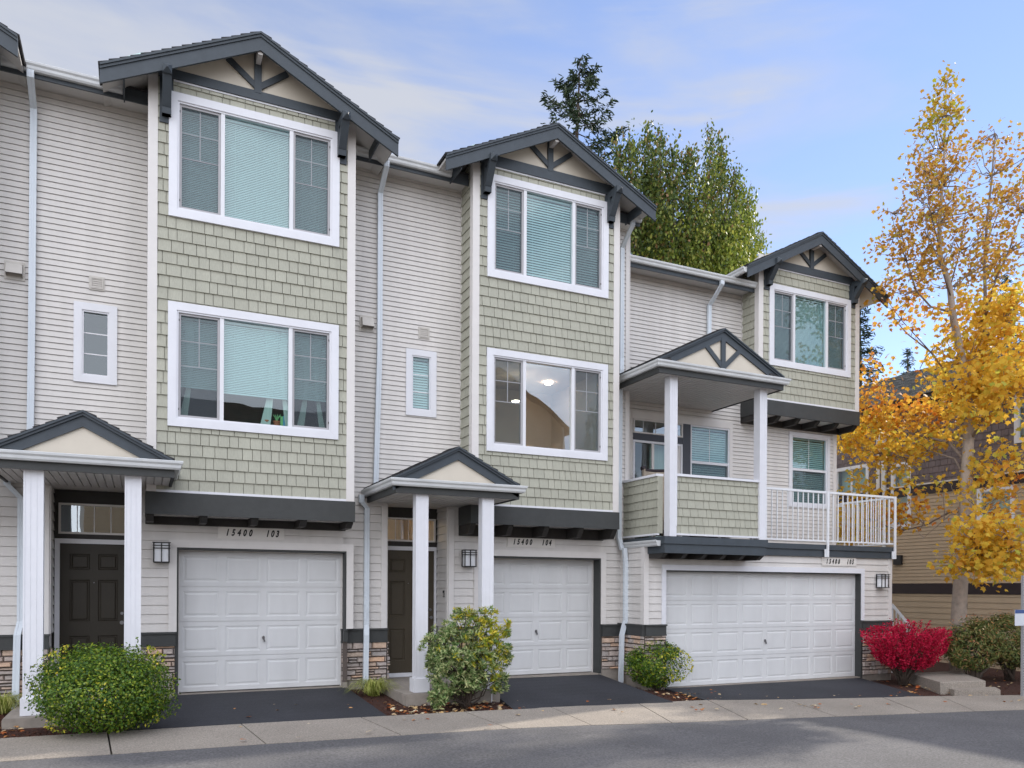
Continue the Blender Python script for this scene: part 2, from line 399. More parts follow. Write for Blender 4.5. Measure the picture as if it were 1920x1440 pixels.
def blinds(fr, u0, u1, v0, v1, w_, pitch, parent, m='blind', tilt=.62, gapbot=0):
    mb = MB(fr); v = v1-.03
    mb.box(u0, u1, v1-.03, v1, w_-.02, w_+.012)
    sw = pitch*1.12/2
    while v-pitch > v0+gapbot:
        v -= pitch
        o_ = pitch*.34
        mb.face((u0, v-pitch*.48, w_+o_), (u1, v-pitch*.48, w_+o_), (u1, v, w_+o_*.75), (u0, v, w_+o_*.75)); mb.face((u0, v, w_+o_*.75), (u1, v, w_+o_*.75), (u1, v+pitch*.48, w_-o_), (u0, v+pitch*.48, w_-o_))
    mb.box(u0, u1, v-pitch*.8, v-pitch*.8+.018, w_-.012, w_+.012)
    n = 2 if u1-u0 < .8 else 3
    for k in range(n):
        x = u0+(u1-u0)*(k+.5)/n; mb.box(x-.0015, x+.0015, v-pitch*.5, v1-.03, w_+.013, w_+.015)
    return mb.build('blind', M[m], parent)
def room(fr, u0, u1, v0, v1, depth, parent, m='darkroom', w0=-.12):
    mb = MB(fr)
    a, b = w0-depth, w0
    mb.face((u0, v0, a), (u1, v0, a), (u1, v1, a), (u0, v1, a))
    mb.face((u0, v0, a), (u1, v0, a), (u1, v0, b), (u0, v0, b)); mb.face((u0, v1, a), (u1, v1, a), (u1, v1, b), (u0, v1, b))
    mb.face((u0, v0, a), (u0, v1, a), (u0, v1, b), (u0, v0, b)); mb.face((u1, v0, a), (u1, v1, a), (u1, v1, b), (u1, v0, b))
    return mb.build('interior', M[m], parent)
def triple_window(fr, u0, u1, v0, v1, parent, blind=.0, style='blinds', label=None):
    """bay window: wide white casing, two casements with grilles and insect screens, fixed centre light"""
    t = .115
    mb = MB(fr); frame_ring(mb, u0, u1, v0, v1, t, .0, .045)
    frame_ring(mb, u0+t-.004, u1-t+.004, v0+t-.004, v1-t+.004, .030, -.06, .030)
    win = mb.build('window', M['white'], parent)
    if label: win['label'] = label
    a0, a1, b0, b1 = u0+t+.026, u1-t-.026, v0+t+.026, v1-t-.026
    W = a1-a0; s1 = a0+W*.272; s2 = a1-W*.272
    for x in (s1, s2): mb = MB(fr); mb.box(x-.028, x+.028, b0, b1, -.06, .022); mb.build('mullion', M['vinyl'], win)
    for x0, x1, hx in ((a0, s1-.028, a0), (s2+.028, a1, a1)):
        mb = MB(fr); frame_ring(mb, x0+.002, x1-.002, b0+.002, b1-.002, .030, -.05, .006); fo = mb.build('casement_frame', M['grayv'], win)
        sgn = 1 if hx == a0 else -1
        for z in (b0+.10, b1-.12): mb = MB(fr); mb.box(min(hx, hx+sgn*.012), max(hx, hx+sgn*.012), z, z+.03, .006, .014); mb.build('hinge', M['black'], win)
        pane(fr, x0+.032, x1-.032, b0+.032, b1-.032, -.030, win)
        mb = MB(fr); xm = (x0+x1)/2; H = b1-b0; z1 = b1-H*.26; z2 = b1-H*.50
        mb.box(xm-.007, xm+.007, z2, b1-.032, -.029, -.024)
        for z in (z1, z2): mb.box(x0+.032, x1-.032, z-.007, z+.007, -.0285, -.0235)
        mb.build('grille', M['vinyl'], win)
        mb = MB(fr); mb.face((x0+.03, b0+.03, -.010), (x1-.03, b0+.03, -.010), (x1-.03, b1-.03, -.010), (x0+.03, b1-.03, -.010)); mb.build('insect_screen', M['screen'], win)
        if style != 'open': blinds(fr, x0+.03, x1-.03, b0+.03, b1-.03, -.085, blind, win, gapbot=(.42 if style == 'raised' else 0))
    pane(fr, s1+.03, s2-.03, b0+.004, b1-.004, -.020, win, 'glassc' if style == 'open' else 'glass')
    if style == 'raised':
        for (cx_, sgn_, wd_) in ((s2-.30, 1, .16), (s2-.05, -1, .10), (a0+.12, 1, .12), (s2+.22, 1, .12), (a1-.12, -1, .10)):
            mb = MB(fr)
            for q in range(14):
                f0, f1 = q/14, (q+1)/14; xx = lambda f: cx_+sgn_*.10*math.sin(f*2.6)-sgn_*.05; ww = lambda f: wd_*(.45+1.2*abs(f-.40)); z_ = lambda f: b0+(b1-b0)*f
                mb.face((xx(f0)-ww(f0)/2, z_(f0), -.125), (xx(f0)+ww(f0)/2, z_(f0), -.110), (xx(f1)+ww(f1)/2, z_(f1), -.110), (xx(f1)-ww(f1)/2, z_(f1), -.125))
            mb.build('curtain', M['curtain'], win)
    if style != 'open':
        blinds(fr, s1+.03, s2-.03, b0+.01, b1-.01, -.075, blind, win, gapbot=(.42 if style == 'raised' else 0))
    room(fr, a0, a1, b0, b1, 1.8 if style == 'open' else .9, win, 'beigew' if style == 'open' else 'darkroom')
    return win, (a0, a1, b0, b1, s1, s2)

# ------------------------------------------------------------------ panelled doors
def panel_door(mb, u0, u1, v0, v1, cols, rows, marg, gap, dep=.010, w0=0.0):
    """rows: list of (v0,v1) of the panel bands; cols: list of (u0,u1)"""
    holes = [(c[0], c[1], r[0], r[1]) for c in cols for r in rows]
    for a, b, c, d in rects_minus(u0, u1, v0, v1, holes): mb.face((a, c, w0), (b, c, w0), (b, d, w0), (a, d, w0))
    for h in holes:
        a, b, c, d = h
        rings = [(0, 0), (marg*.45, -dep), (marg*.75, -dep), (marg*1.25, -dep*.15)]
        for (i0, d0), (i1, d1) in zip(rings, rings[1:]):
            o = [(a+i0, c+i0), (b-i0, c+i0), (b-i0, d-i0), (a+i0, d-i0)]; i = [(a+i1, c+i1), (b-i1, c+i1), (b-i1, d-i1), (a+i1, d-i1)]
            for k in range(4):
                mb.face((*o[k], w0+d0), (*o[(k+1) % 4], w0+d0), (*i[(k+1) % 4], w0+d1), (*i[k], w0+d1))
        i1 = rings[-1][0]; d1 = rings[-1][1]
        mb.face((a+i1, c+i1, w0+d1), (b-i1, c+i1, w0+d1), (b-i1, d-i1, w0+d1), (a+i1, d-i1, w0+d1))
def garage_door(Yd, u0, u1, v0, v1, ncol, parent, label=None):
    fr = front(Yd); mb = MB(fr); n = 4; H = (v1-v0)/n; cw = (u1-u0)/ncol
    for k in range(n):
        a = v0+k*H; mb2 = (a+.004, a+H-.004)
        cols = [(u0+j*cw+cw*.075, u0+(j+1)*cw-cw*.075) for j in range(ncol)]
        panel_door(mb, u0, u1, mb2[0], mb2[1], cols, [(a+H*.13, a+H*.87)], .045, 0, .007)
        mb.face((u0, a-.004, -.012), (u1, a-.004, -.012), (u1, a+.004, -.012), (u0, a+.004, -.012))
        mb.face((u0, a+.004, 0), (u1, a+.004, 0), (u1, a+.004, -.012), (u0, a+.004, -.012)); mb.face((u0, a+H-.004, 0), (u1, a+H-.004, 0), (u1, a+H-.004, -.012), (u0, a+H-.004, -.012))
    mb.box(u0, u1, v0, v1, -.05, -.016)
    g = mb.build('garage_door', M['garage'], parent)
    if label: g['label'] = label
    uc = (u0+u1)/2+(.0 if ncol == 4 else 0); zc = v0+H*1.45
    mb = MB(fr); mb.prism([(uc+math.cos(a)*.020, zc+.03+math.sin(a)*.030) for a in np.linspace(0, 6.28, 12, endpoint=False)], 0, .018)
    mb.beam((uc-.012, zc+.05, .028), (uc+.018, zc-.035, .028), .02, .02, (0, 0, 1))
    mb.build('handle', M['steel'], g)
    return g

def gutter_profile(): return [(0, 0), (0, .105), (-.012, .105), (-.105, .105), (-.112, .098), (-.100, .088), (-.085, .06), (-.075, .02), (-.06, 0)]
def gutter(mb, a, b, out):
    """K-style gutter between two points (back top inner line bottom), out = outward unit dir"""
    a = Vector(a); b = Vector(b); out = Vector(out); pr = [(0, 0), (.055, 0), (.072, .022), (.078, .055), (.098, .078), (.103, .105), (.094, .112), (.088, .100), (0, .100)]
    A = [mb.pt(a+out*x+Vector((0, 0, z))) for x, z in pr]; B = [mb.pt(b+out*x+Vector((0, 0, z))) for x, z in pr]
    for k in range(len(pr)-1): mb.f.append([A[k], A[k+1], B[k+1], B[k]]); mb.mi.append(0)
    mb.f.append(A[:]); mb.f.append(B[::-1]); mb.mi += [0, 0]
def downspout(pts, parent, wx=.085, wy=.06, label=None):
    mb = MB(); pts = [Vector(p) for p in pts]
    rings = []
    for p in pts:
        r_ = [mb.pt(p+Vector((sx*wx/2, sy*wy/2, 0))) for sx, sy in ((-1,-1),(-.3,-1),(-.25,-.85),(.25,-.85),(.3,-1),(1,-1),(1,1),(-1,1))]
        rings.append(r_)
    for a, b in zip(rings, rings[1:]):
        n = len(a)
        for j in range(n): mb.f.append([a[j], a[(j+1) % n], b[(j+1) % n], b[j]]); mb.mi.append(0)
    mb.f += [rings[0], rings[-1]]; mb.mi += [0, 0]
    o = mb.build('downspout', M['spout'], parent)
    if label: o['label'] = label
    return o

# ------------------------------------------------------------------ roofs
def roof_slab(mb, p0, p1, p2, p3, th=.03):
    """p0-p1 eave (low), p3-p2 ridge (high); shingle courses as stepped slabs"""
    p0, p1, p2, p3 = map(Vector, (p0, p1, p2, p3)); n = (p1-p0).cross(p3-p0).normalized()
    if n.z < 0: n = -n
    Ln = (p3-p0).length; k = max(1, int(Ln/.14)); rr = random.Random(int(Ln*100)+int(p0.x*10))
    for i in range(k):
        a, b = i/k, min((i+1.15)/k, 1)
        A0, A1 = p0.lerp(p3, a), p1.lerp(p2, a); B0, B1 = p0.lerp(p3, b), p1.lerp(p2, b)
        dn = (p0-p3).normalized()*(.012)
        tabs = max(1, int((A1-A0).length/.28)); 
        for j in range(tabs):
            c, d = j/tabs, (j+1)/tabs; e = rr.uniform(.0, .010)
            q = [A0.lerp(A1, c)+dn, A0.lerp(A1, d)+dn, B0.lerp(B1, d), B0.lerp(B1, c)]
            mb.hexa([q[0]+n*.004, q[1]+n*.004, q[2], q[3], q[0]+n*(.022+e), q[1]+n*(.022+e), q[2]+n*.006, q[3]+n*.006])
def gable(parent, cx, Yr, Yb, hs, ze, zp, xl, xr, mats=('dark', 'cream'), overhang_back=14.5, rake=.19, tri=True, brackets=True, kp=True, Yp=None, bw=.30, ztri=None, tails=True):
    """front gable roof: cx centre, Yr rake plane, Yb wall plane, hs half span, ze top at tails, zp top at ridge"""
    rf = None
    mb = MB()
    for s in (-1, 1):
        e0 = Vector((cx+s*hs, Yr-.02, ze)); e1 = Vector((cx+s*hs, overhang_back, ze)); r0 = Vector((cx, Yr-.02, zp)); r1 = Vector((cx, overhang_back, zp))
        roof_slab(mb, e0, e1, r1, r0)
    rf = mb.build('roof', M['roof'], parent)
    mb = MB()
    for s in (-1, 1):     # deck, cream underside
        a = (cx+s*(hs-.02)); 
        mb.hexa([(a, Yr+.03, ze-.05), (a, overhang_back, ze-.05), (cx, overhang_back, zp-.05), (cx, Yr+.03, zp-.05), (a, Yr+.03, ze-.002), (a, overhang_back, ze-.002), (cx, overhang_back, zp-.002), (cx, Yr+.03, zp-.002)])
    mb.build('roof_soffit', M['soffit'], rf)
    slope = (zp-ze)/hs
    for s in (-1, 1):
        mb = MB()
        for (t0, t1, y0, y1) in ((.0, .030, Yr-.035, Yr+.03), (.030, .068, Yr-.018, Yr+.03), (.068, .068+rake, Yr, Yr+.035)):
            mb.prism([(cx+s*hs, ze-t1), (cx+s*hs, ze-t0), (cx+s*.0003, zp-t0), (cx+s*.0003, zp-t1)], y0, y1, lambda a, b, c: (a, c, b))
        mb.build('rake_board', M['dark'], rf)
    return rf, slope

def bracket(x, Yb, z_top, z_bot, proj, parent, w_=.12):
    """outrigger bracket: back plate, top arm, diagonal strut, square tips"""
    mb = MB(); h = w_/2
    mb.box(x-h-.03, x+h+.03, Yb-.035, Yb-.005, z_bot-.06, z_top+.16)
    mb.box(x-h, x+h, Yb-.13, Yb-.036, z_bot+.02, z_top-.121)
    mb.prism([(Yb-.036, z_bot+.02), (Yb-.13, z_bot+.02), (Yb-.15, z_bot+.10), (Yb-.036, z_bot+.10)], x-h+.001, x+h-.001, lambda a, b, c: (c, a, b))
    mb.box(x-h, x+h, Yb-proj, Yb-.036, z_top-.12, z_top)
    mb.hexa([(x-h, Yb-proj-.0, z_top-.12), (x+h, Yb-proj, z_top-.12), (x+h, Yb-proj, z_top), (x-h, Yb-proj, z_top), (x-.01, Yb-proj-.06, z_top-.07), (x+.01, Yb-proj-.06, z_top-.07), (x+.01, Yb-proj-.06, z_top-.05), (x-.01, Yb-proj-.06, z_top-.05)])
    a = Vector((x, Yb-.10, z_bot+.14)); b = Vector((x, Yb-proj+.06, z_top-.07))
    mb.beam(a, b, w_*.98, .10, (0, 1, 0))
    return mb.build('bracket', M['dark'], parent)

def numerals(txt1, txt2, px0, px1, pxg, Yw, pyc, hm, parent):
    """address plate with italic numerals"""
    x0, x1 = PX(px0, Yw), PX(px1, Yw); zc = PZ((px0+px1)/2, pyc, Yw)
    fr = front(Yw); mb = MB(fr); mb.box(x0, x1, zc-.088, zc+.088, .014, .026); mb.box(x0-.012, x1+.012, zc-.10, zc-.088, .014, .022)
    pl = mb.build('number_plate', M['plate'], parent)
    for t, a, b in ((txt1, x0+(x1-x0)*.09, x0+(x1-x0)*.52), (txt2, x0+(x1-x0)*.70, x0+(x1-x0)*.925)):
        n = len(t); cw = (b-a)/n
        for k, ch in enumerate(t):
            c = bpy.data.curves.new('glyph', 'FONT'); c.body = ch; c.size = hm*1.42; c.shear = .32; c.extrude = .002; c.align_x = 'CENTER'; c.offset = .006
            tmp = bpy.data.objects.new('glyph', c); me = bpy.data.meshes.new_from_object(tmp); bpy.data.objects.remove(tmp); me.materials.clear(); me.materials.append(M['ink'])
            o = bpy.data.objects.new('numeral', me); col.objects.link(o)
            o.matrix_world = Matrix.Translation((a+cw*(k+.5), Yw-.0285, zc-hm*.5)) @ Matrix.Rotation(R(90), 4, 'X') @ Matrix.Diagonal((.66, 1, 1, 1))
            o.parent = pl; o.matrix_parent_inverse = parent_inv_full(pl)
    return pl
def parent_inv_full(p):
    m = Matrix.Identity(4); q = p
    ch = []
    while q: ch.append(q); q = q.parent
    m = Matrix.Identity(4)
    for q in reversed(ch):
        m = m @ (q.matrix_parent_inverse if q.parent else Matrix.Identity(4)) @ Matrix.Translation(q.location)
    return m.inverted()
parent_inv = parent_inv_full

def lamp(x, z, Yw, parent):
    """craftsman wall lantern"""
    fr = front(Yw); e = MB(fr); e.box(x-.075, x+.075, z-.14, z+.12, .014, .03)
    W, D, H = .105, .15, .145
    for sx in (-1, 0, 1): e.box(x+sx*W-.007, x+sx*W+.007, z-H, z+H, D+.02, D+.034)
    for sx in (-1, 1): e.box(x+sx*W-.007, x+sx*W+.007, z-H, z+H, .03, .044)
    for zz, g in ((z+H-.002, .022), (z+H-.045, .014), (z+H-.085, .014), (z-H, 0)):
        e.box(x-W-g, x+W+g, zz-.006, zz+.006, D+.021, D+.033)
        for sx in (-1, 1): e.box(x+sx*W-.006, x+sx*W+.006, zz-.006, zz+.006, .03, D+.05+g)
    e.box(x-W+.004, x+W-.004, z+H-.01, z+H+.004, .03, D+.02); e.box(x-W, x+W, z-H-.012, z-H, .03, D+.02)
    o = e.build('wall_lamp', M['black'], parent)
    g = MB(fr); g.box(x-W+.012, x+W-.012, z-H+.003, z+H-.012, .045, D+.012); g.build('lamp_glass', M['frost'], o)
    return o
def louver(x, z, Yw, parent, s=.10):
    fr = front(Yw); m = MB(fr); m.box(x-s, x+s, z-s, z+s, .010, .024); frame_ring(m, x-s*.8, x+s*.8, z-s*.8, z+s*.8, .014, .024, .036)
    for k in range(5):
        zz = z-s*.62+k*s*.29; m.face((x-s*.64, zz, .034), (x+s*.64, zz, .034), (x+s*.64, zz+s*.25, .024), (x-s*.64, zz+s*.25, .024))
    return m.build('louvre_vent', M['vent'], parent)
def hood(x, z, Yw, parent):
    fr = front(Yw); m = MB(fr); m.box(x-.125, x+.125, z-.13, z+.13, .010, .022)
    for s in (-1, 1): m.face((x+s*.10, z-.09, .022), (x+s*.10, z+.10, .022), (x+s*.095, z+.07, .09), (x+s*.10, z-.07, .14))
    m.face((x-.095, z+.07, .09), (x+.095, z+.07, .09), (x+.10, z-.07, .14), (x-.10, z-.07, .14)); m.face((x-.10, z+.10, .022), (x+.10, z+.10, .022), (x+.095, z+.07, .09), (x-.095, z+.07, .09))
    return m.build('vent_hood', M['vent'], parent)

# ------------------------------------------------------------------ townhouses 102, 103, 104
EXU, EXL = .0845, .138
ZFL = 1.60           # height where the narrow siding changes to the wide siding
def stone_skirt(fr, u0, u1, zb, zc0, zc1, parent, seed, foundation=True, cap=True):
    mb = MB(fr); stones(mb, u0, u1, zb, zc0, seed); o = mb.build('stone_skirt', [M['stone'], M['stoneg'], M['mortar']], parent)
    if cap:
        mb = MB(fr); mb.box(u0-.004, u1+.004, zc0, zc1-.03, .0, .062); mb.box(u0-.012, u1+.012, zc1-.03, zc1, .0, .085); mb.box(u0-.008, u1+.008, zc0-.012, zc0+.02, .0, .07)
        mb.build('skirt_cap', M['darkn'], o)
    if foundation:
        mb = MB(fr); mb.box(u0, u1, zb-.35, zb, -.1, .02); mb.build('foundation', M['concrete'], o)
    return o
def bay(parent, b, Yw, Yb, zb, zt, holes, ph, seed, leftvis=True, band=(.0, .33), nj=5, joist_drop=.16, zled=None):
    if zled is not None: joist_drop = zb-band[1]-zled
    """projecting shingled bay with corner boards, belly band and joists"""
    x0, x1 = b
    mb = MB(front(Yb)); cw = .105
    shingles(mb, x0+cw, x1-cw, zb, zt, holes=holes, phase=ph, seed=seed)
    mb.fr = left(x0); shingles(mb, Yb+.10, Yw-.04, zb, zt-.1, phase=ph, seed=seed+1)
    mb.fr = right(x1); shingles(mb, Yb+.10, Yw-.04, zb, zt-.1, phase=ph, seed=seed+2)
    mb.fr = front(Yb); body(mb, x0+.014, x1-.014, zb, zt, holes=holes, th=.10)
    mb.fr = None; mb.box(x0+.014, x0+.08, Yb+.13, Yw, zb, zt); mb.box(x1-.08, x1-.014, Yb+.13, Yw, zb, zt)
    o = mb.build('bay_wall', M['sage'], parent)
    mb = MB()
    for (a, b_), (xx, s) in zip(((x0-.022, x0+cw), (x1-cw, x1+.022)), ((x0, -1), (x1, 1))):
        mb = MB(); mb.box(a, b_, Yb-.024, Yb+.003, zb-.01, zt+.10); mb.box(min(xx, xx+s*.022), max(xx, xx+s*.022), Yb+.003, Yb+cw, zb-.01, zt+.02); mb.build('corner_board', M['trim'], o)
    mb = MB(); mb.box(x0-.016, x0+.001, Yw-.05, Yw-.013, zb+.01, zt)
    mb.build('corner_board', M['trim'], o)
    # belly band
    z1, z0 = zb-.0, zb-band[1]
    mb = MB(); mb.box(x0+cw+.001, x1-cw-.001, Yb-.03, Yb-.021, zb-.012, zb+.022)
    mb.build('drip_edge', M['white'], o)
    mb = MB(); e = .035
    mb.box(x0-e, x1+e, Yb-e, Yb+.01, z0, zb-.014)
    for s, xx in ((-1, x0), (1, x1)): mb.box(min(xx, xx+s*e), max(xx, xx+s*e), Yb+.0105, Yw-.016, z0, zb-.014)
    bd = mb.build('belly_band', M['darkn'], o)
    mb = MB(); mb.box(x0-.02, x1+.02, Yb+.011, Yw, z0+.02, z0+.03); mb.build('bay_soffit', M['soffit'], o)
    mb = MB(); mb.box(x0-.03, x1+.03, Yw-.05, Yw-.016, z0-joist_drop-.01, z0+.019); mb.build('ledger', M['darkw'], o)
    for k in range(nj):
        x = x0+.03+(x1-x0-.06)*k/(nj-1)
        m = MB(); m.prism([(Yw-.051, z0+.019), (Yb+.02, z0+.019), (Yb+.02, z0-.02), (Yb+.13, z0-joist_drop), (Yw-.051, z0-joist_drop)], x-.048, x+.048, lambda a, b, c: (c, a, b))
        m.build('joist', M['darkw'], o)
    return o
def gable_face(parent, cx, x0, x1, Yb, zt, band, Yr, slope, zp, top=None, king=True, shing=True):
    """dark tie beam, cream panel, king post and struts on the bay's front"""
    b0, b1 = band
    mb = MB(); zc = lambda x: zp-.06-abs(x-cx)*slope
    mb.prism([(x0-.01, b1), (x1+.01, b1), (x1+.01, max(zc(x1), b1+.01)), (cx, zc(cx)), (x0-.01, max(zc(x0), b1+.01))], Yb-.012, Yb+.05, lambda a, b, c: (a, c, b))
    pan = mb.build('gable_panel', M['cream'], parent)
    mb = MB(); mb.box(x0+.11, x1-.11, Yb-.055, Yb-.013, b0, b1)
    tb = mb.build('tie_beam', M['dark'], pan)
    mb = MB(); mb.box(x0+.31, x1-.31, Yb-.034, Yb-.021, b0-.024, b0-.001); mb.build('drip_edge', M['white'], pan)
    mb = MB(); mb.box(cx-.035, cx+.035, Yr+.036, Yb-.061, zp-.30, zp-.17); mb.build('ridge_beam', M['trim'], pan)
    if king:
        zt_ = zc(cx)-.16; zb_ = b1-.03
        mb = MB(); mb.box(cx-.052, cx+.052, Yb-.060, Yb-.0135, zb_, zt_+.1); mb.build('king_post', M['dark'], pan)
        for s in (-1, 1):
            L_ = .52; a = (cx+s*.02, zb_+.10); bb = (cx+s*(.02+L_*.78), zb_+.10+L_*.60)
            dx, dz = bb[0]-a[0], bb[1]-a[1]; ln = math.hypot(dx, dz); nx, nz = -dz/ln*.042, dx/ln*.042
            mb = MB(); mb.prism([(a[0]+nx, a[1]+nz), (a[0]-nx, a[1]-nz), (bb[0]-nx, bb[1]-nz), (bb[0]+nx, bb[1]+nz)], Yb-.050, Yb-.0145, lambda p, q, c: (p, c, q))
            mb.build('strut', M['dark'], pan)
    return pan
def porch(parent, cx, Yg, Yw, g, zt, cols, zbase, drop_left=True, hsp=1.04, peak=2.19, zrb=1.655, colw=.185, king=False, Yr=None, pl=True, seed=1, coldepth=.17):
    """gabled porch roof on two boxed white columns"""
    x0, x1 = g                       # gutter outer ends
    Yr = Yr or Yg+.06
    out = .10
    zb = zt-.105
    rf = None
    mb = MB()
    for s in (-1, 1):
        e0 = Vector((cx+s*hsp, Yr-.02, zrb)); e1 = Vector((cx+s*hsp, Yw-.02, zrb)); r0 = Vector((cx, Yr-.02, peak)); r1 = Vector((cx, Yw-.02, peak))
        roof_slab(mb, e0, e1, r1, r0)
    # skirt of shingles behind the gutters
    mb.hexa([(x0+.08, Yg+.08, zt-.01), (x1-.08, Yg+.08, zt-.01), (x1-.08, Yr+.12, zt-.01), (x0+.08, Yr+.12, zt-.01), (x0+.08, Yg+.08, zt+.002), (x1-.08, Yg+.08, zt+.002), (x1-.08, Yr+.12, zt+.025), (x0+.08, Yr+.12, zt+.025)])
    for s, xx in ((1, x0), (-1, x1)):
        q = [(xx+s*.06, Yg+.08, zt-.01), (xx+s*.06, Yw-.02, zt-.01), (xx+s*.40, Yw-.02, zt-.01), (xx+s*.40, Yg+.08, zt-.01)]
        t_ = [(xx+s*.06, Yg+.08, zt+.004), (xx+s*.06, Yw-.02, zt+.004), (xx+s*.40, Yw-.02, zt+.15), (xx+s*.40, Yg+.20, zt+.15)]
        mb.hexa(q+t_)
    rf = mb.build('porch_roof', M['roof'], parent)
    slope = (peak-zrb)/hsp
    for s in (-1, 1):
        mb = MB()
        for (t0, t1, y0) in ((.0, .028, Yr-.05), (.028, .062, Yr-.03), (.062, .20, Yr)):
            k = hsp
            mb.prism([(cx+s*hsp, zrb-t1), (cx+s*hsp, zrb-t0), (cx+s*.0004, peak-t0), (cx+s*.0004, peak-t1)], y0, Yr+.03, lambda a, b, c: (a, c, b))
        mb.build('rake_board', M['dark'], rf)
    mb = MB(); mb.prism([(cx-hsp+.1, zrb-.03), (cx+hsp-.1, zrb-.03), (cx, peak-.10)], Yr+.031, Yr+.06, lambda a, b, c: (a, c, b)); pan = mb.build('gable_panel', M['cream'], rf)
    if king:
        mb = MB(); mb.box(cx-.05, cx+.05, Yr-.006, Yr+.030, zrb-.03, peak-.17); mb.build('king_post', M['dark'], rf)
        for s in (-1, 1):
            mb = MB(); a = (cx+s*.03, zrb+.03); bb = (cx+s*.43, zrb+.40); nx, nz = -.03, .03
            mb.prism([(a[0]-s*.03, a[1]+.03), (a[0]+s*.03, a[1]-.03), (bb[0]+s*.03, bb[1]-.03), (bb[0]-s*.03, bb[1]+.03)], Yr-.001, Yr+.030, lambda p, q, c: (p, c, q)); mb.build('strut', M['dark'], rf)
    # fascia and ceiling
    f = .10
    mb = MB(); mb.box(x0+f, x1-f, Yg+f, Yg+f+.035, zb-.10, zt-.012)
    mb.box(x0+f, x0+f+.035, Yg+f+.0355, Yw-.016, zb-.10, zt-.012); mb.box(x1-f-.035, x1-f, Yg+f+.0355, Yw-.016, zb-.10, zt-.012)
    mb.build('fascia', M['darkn'], rf)
    mb = MB(); n = int((x1-x0-2*f-.08)/.10); w_ = (x1-x0-2*f-.072)/n
    for k in range(n):
        a = x0+f+.036+k*w_; mb.box(a+.007, a+w_-.007, Yg+f+.036, Yw-.014, zb-.085, zb-.06)
    mb.box(x0+f+.036, x1-f-.036, Yg+f+.036, Yw-.014, zb-.0595, zb-.05)
    mb.build('porch_ceiling', M['soffit'], rf)
    mb = MB()
    gutter(mb, (x0+.10, Yg+.10, zb), (x1-.10, Yg+.10, zb), (0, -1, 0))
    gutter(mb, (x0+.10, Yw-.016, zb), (x0+.10, Yg+.10, zb), (-1, 0, 0)); gutter(mb, (x1-.10, Yg+.10, zb), (x1-.10, Yw-.016, zb), (1, 0, 0))
    # mitred corners
    pr = [(0, 0), (.055, 0), (.072, .022), (.078, .055), (.098, .078), (.103, .105), (.094, .112)]
    for s, xx in ((-1, x0+.10), (1, x1-.10)):
        for (a, za), (b_, zb_) in zip(pr, pr[1:]):
            mb.face((xx, Yg+.10-a, zb+za), (xx+s*a, Yg+.10-a, zb+za), (xx+s*b_, Yg+.10-b_, zb+zb_), (xx, Yg+.10-b_, zb+zb_))
            mb.face((xx+s*a, Yg+.10, zb+za), (xx+s*a, Yg+.10-a, zb+za), (xx+s*b_, Yg+.10-b_, zb+zb_), (xx+s*b_, Yg+.10, zb+zb_))
    mb.build('gutter', M['gutter'], rf)
    for (a, b_, Yc) in cols:
        mb = MB(); d = coldepth
        mb.box(a, b_, Yc, Yc+d, zbase, zb-.07)
        n = 4; ww = (b_-a)
        for k in (1, 2): mb.box(a+ww*k/3-.004, a+ww*k/3+.004, Yc-.004, Yc-.0005, zbase+.25, zb-.1)
        mb.box(a-.006, a+.012, Yc-.006, Yc+.012, zbase+.2, zb-.07); mb.box(b_-.012, b_+.006, Yc-.006, Yc+.012, zbase+.2, zb-.07)
        if pl: mb.box(a-.03, b_+.03, Yc-.03, Yc+d+.03, zbase+.004, zbase+.215)
        mb.build('column', M['white'], parent)
    return rf
def six_panel_door(Yd, u0, u1, v0, v1, parent, m='door', label=None):
    W = u1-u0; H = v1-v0; mb = MB(front(Yd))
    cols = [(u0+W*.14, u0+W*.44), (u0+W*.56, u0+W*.86)]
    rows = [(v0+H*.10, v0+H*.36), (v0+H*.46, v0+H*.75), (v0+H*.82, v0+H*.93)]
    panel_door(mb, u0, u1, v0, v1, cols, rows, .035, 0, .014); mb.box(u0, u1, v0, v1, -.05, -.018)
    d = mb.build('front_door', M[m], parent)
    if label: d['label'] = label
    mb = MB(front(Yd)); x = u1-.07; z = v0+H*.45
    mb.tube([(x, z, 0), (x, z, .04), (x, z, .075)], [.012, .012, .03], 10); mb.build('door_knob', M['steel'], d)
    mb = MB(front(Yd)); mb.tube([(x, z+.14, 0), (x, z+.14, .03)], .022, 10); mb.build('deadbolt', M['steel'], d)
    mb = MB(front(Yd)); mb.tube([((u0+u1)/2, v0+H*.73, 0), ((u0+u1)/2, v0+H*.73, .008)], .008, 8); mb.build('peephole', M['steel'], d)
    return d
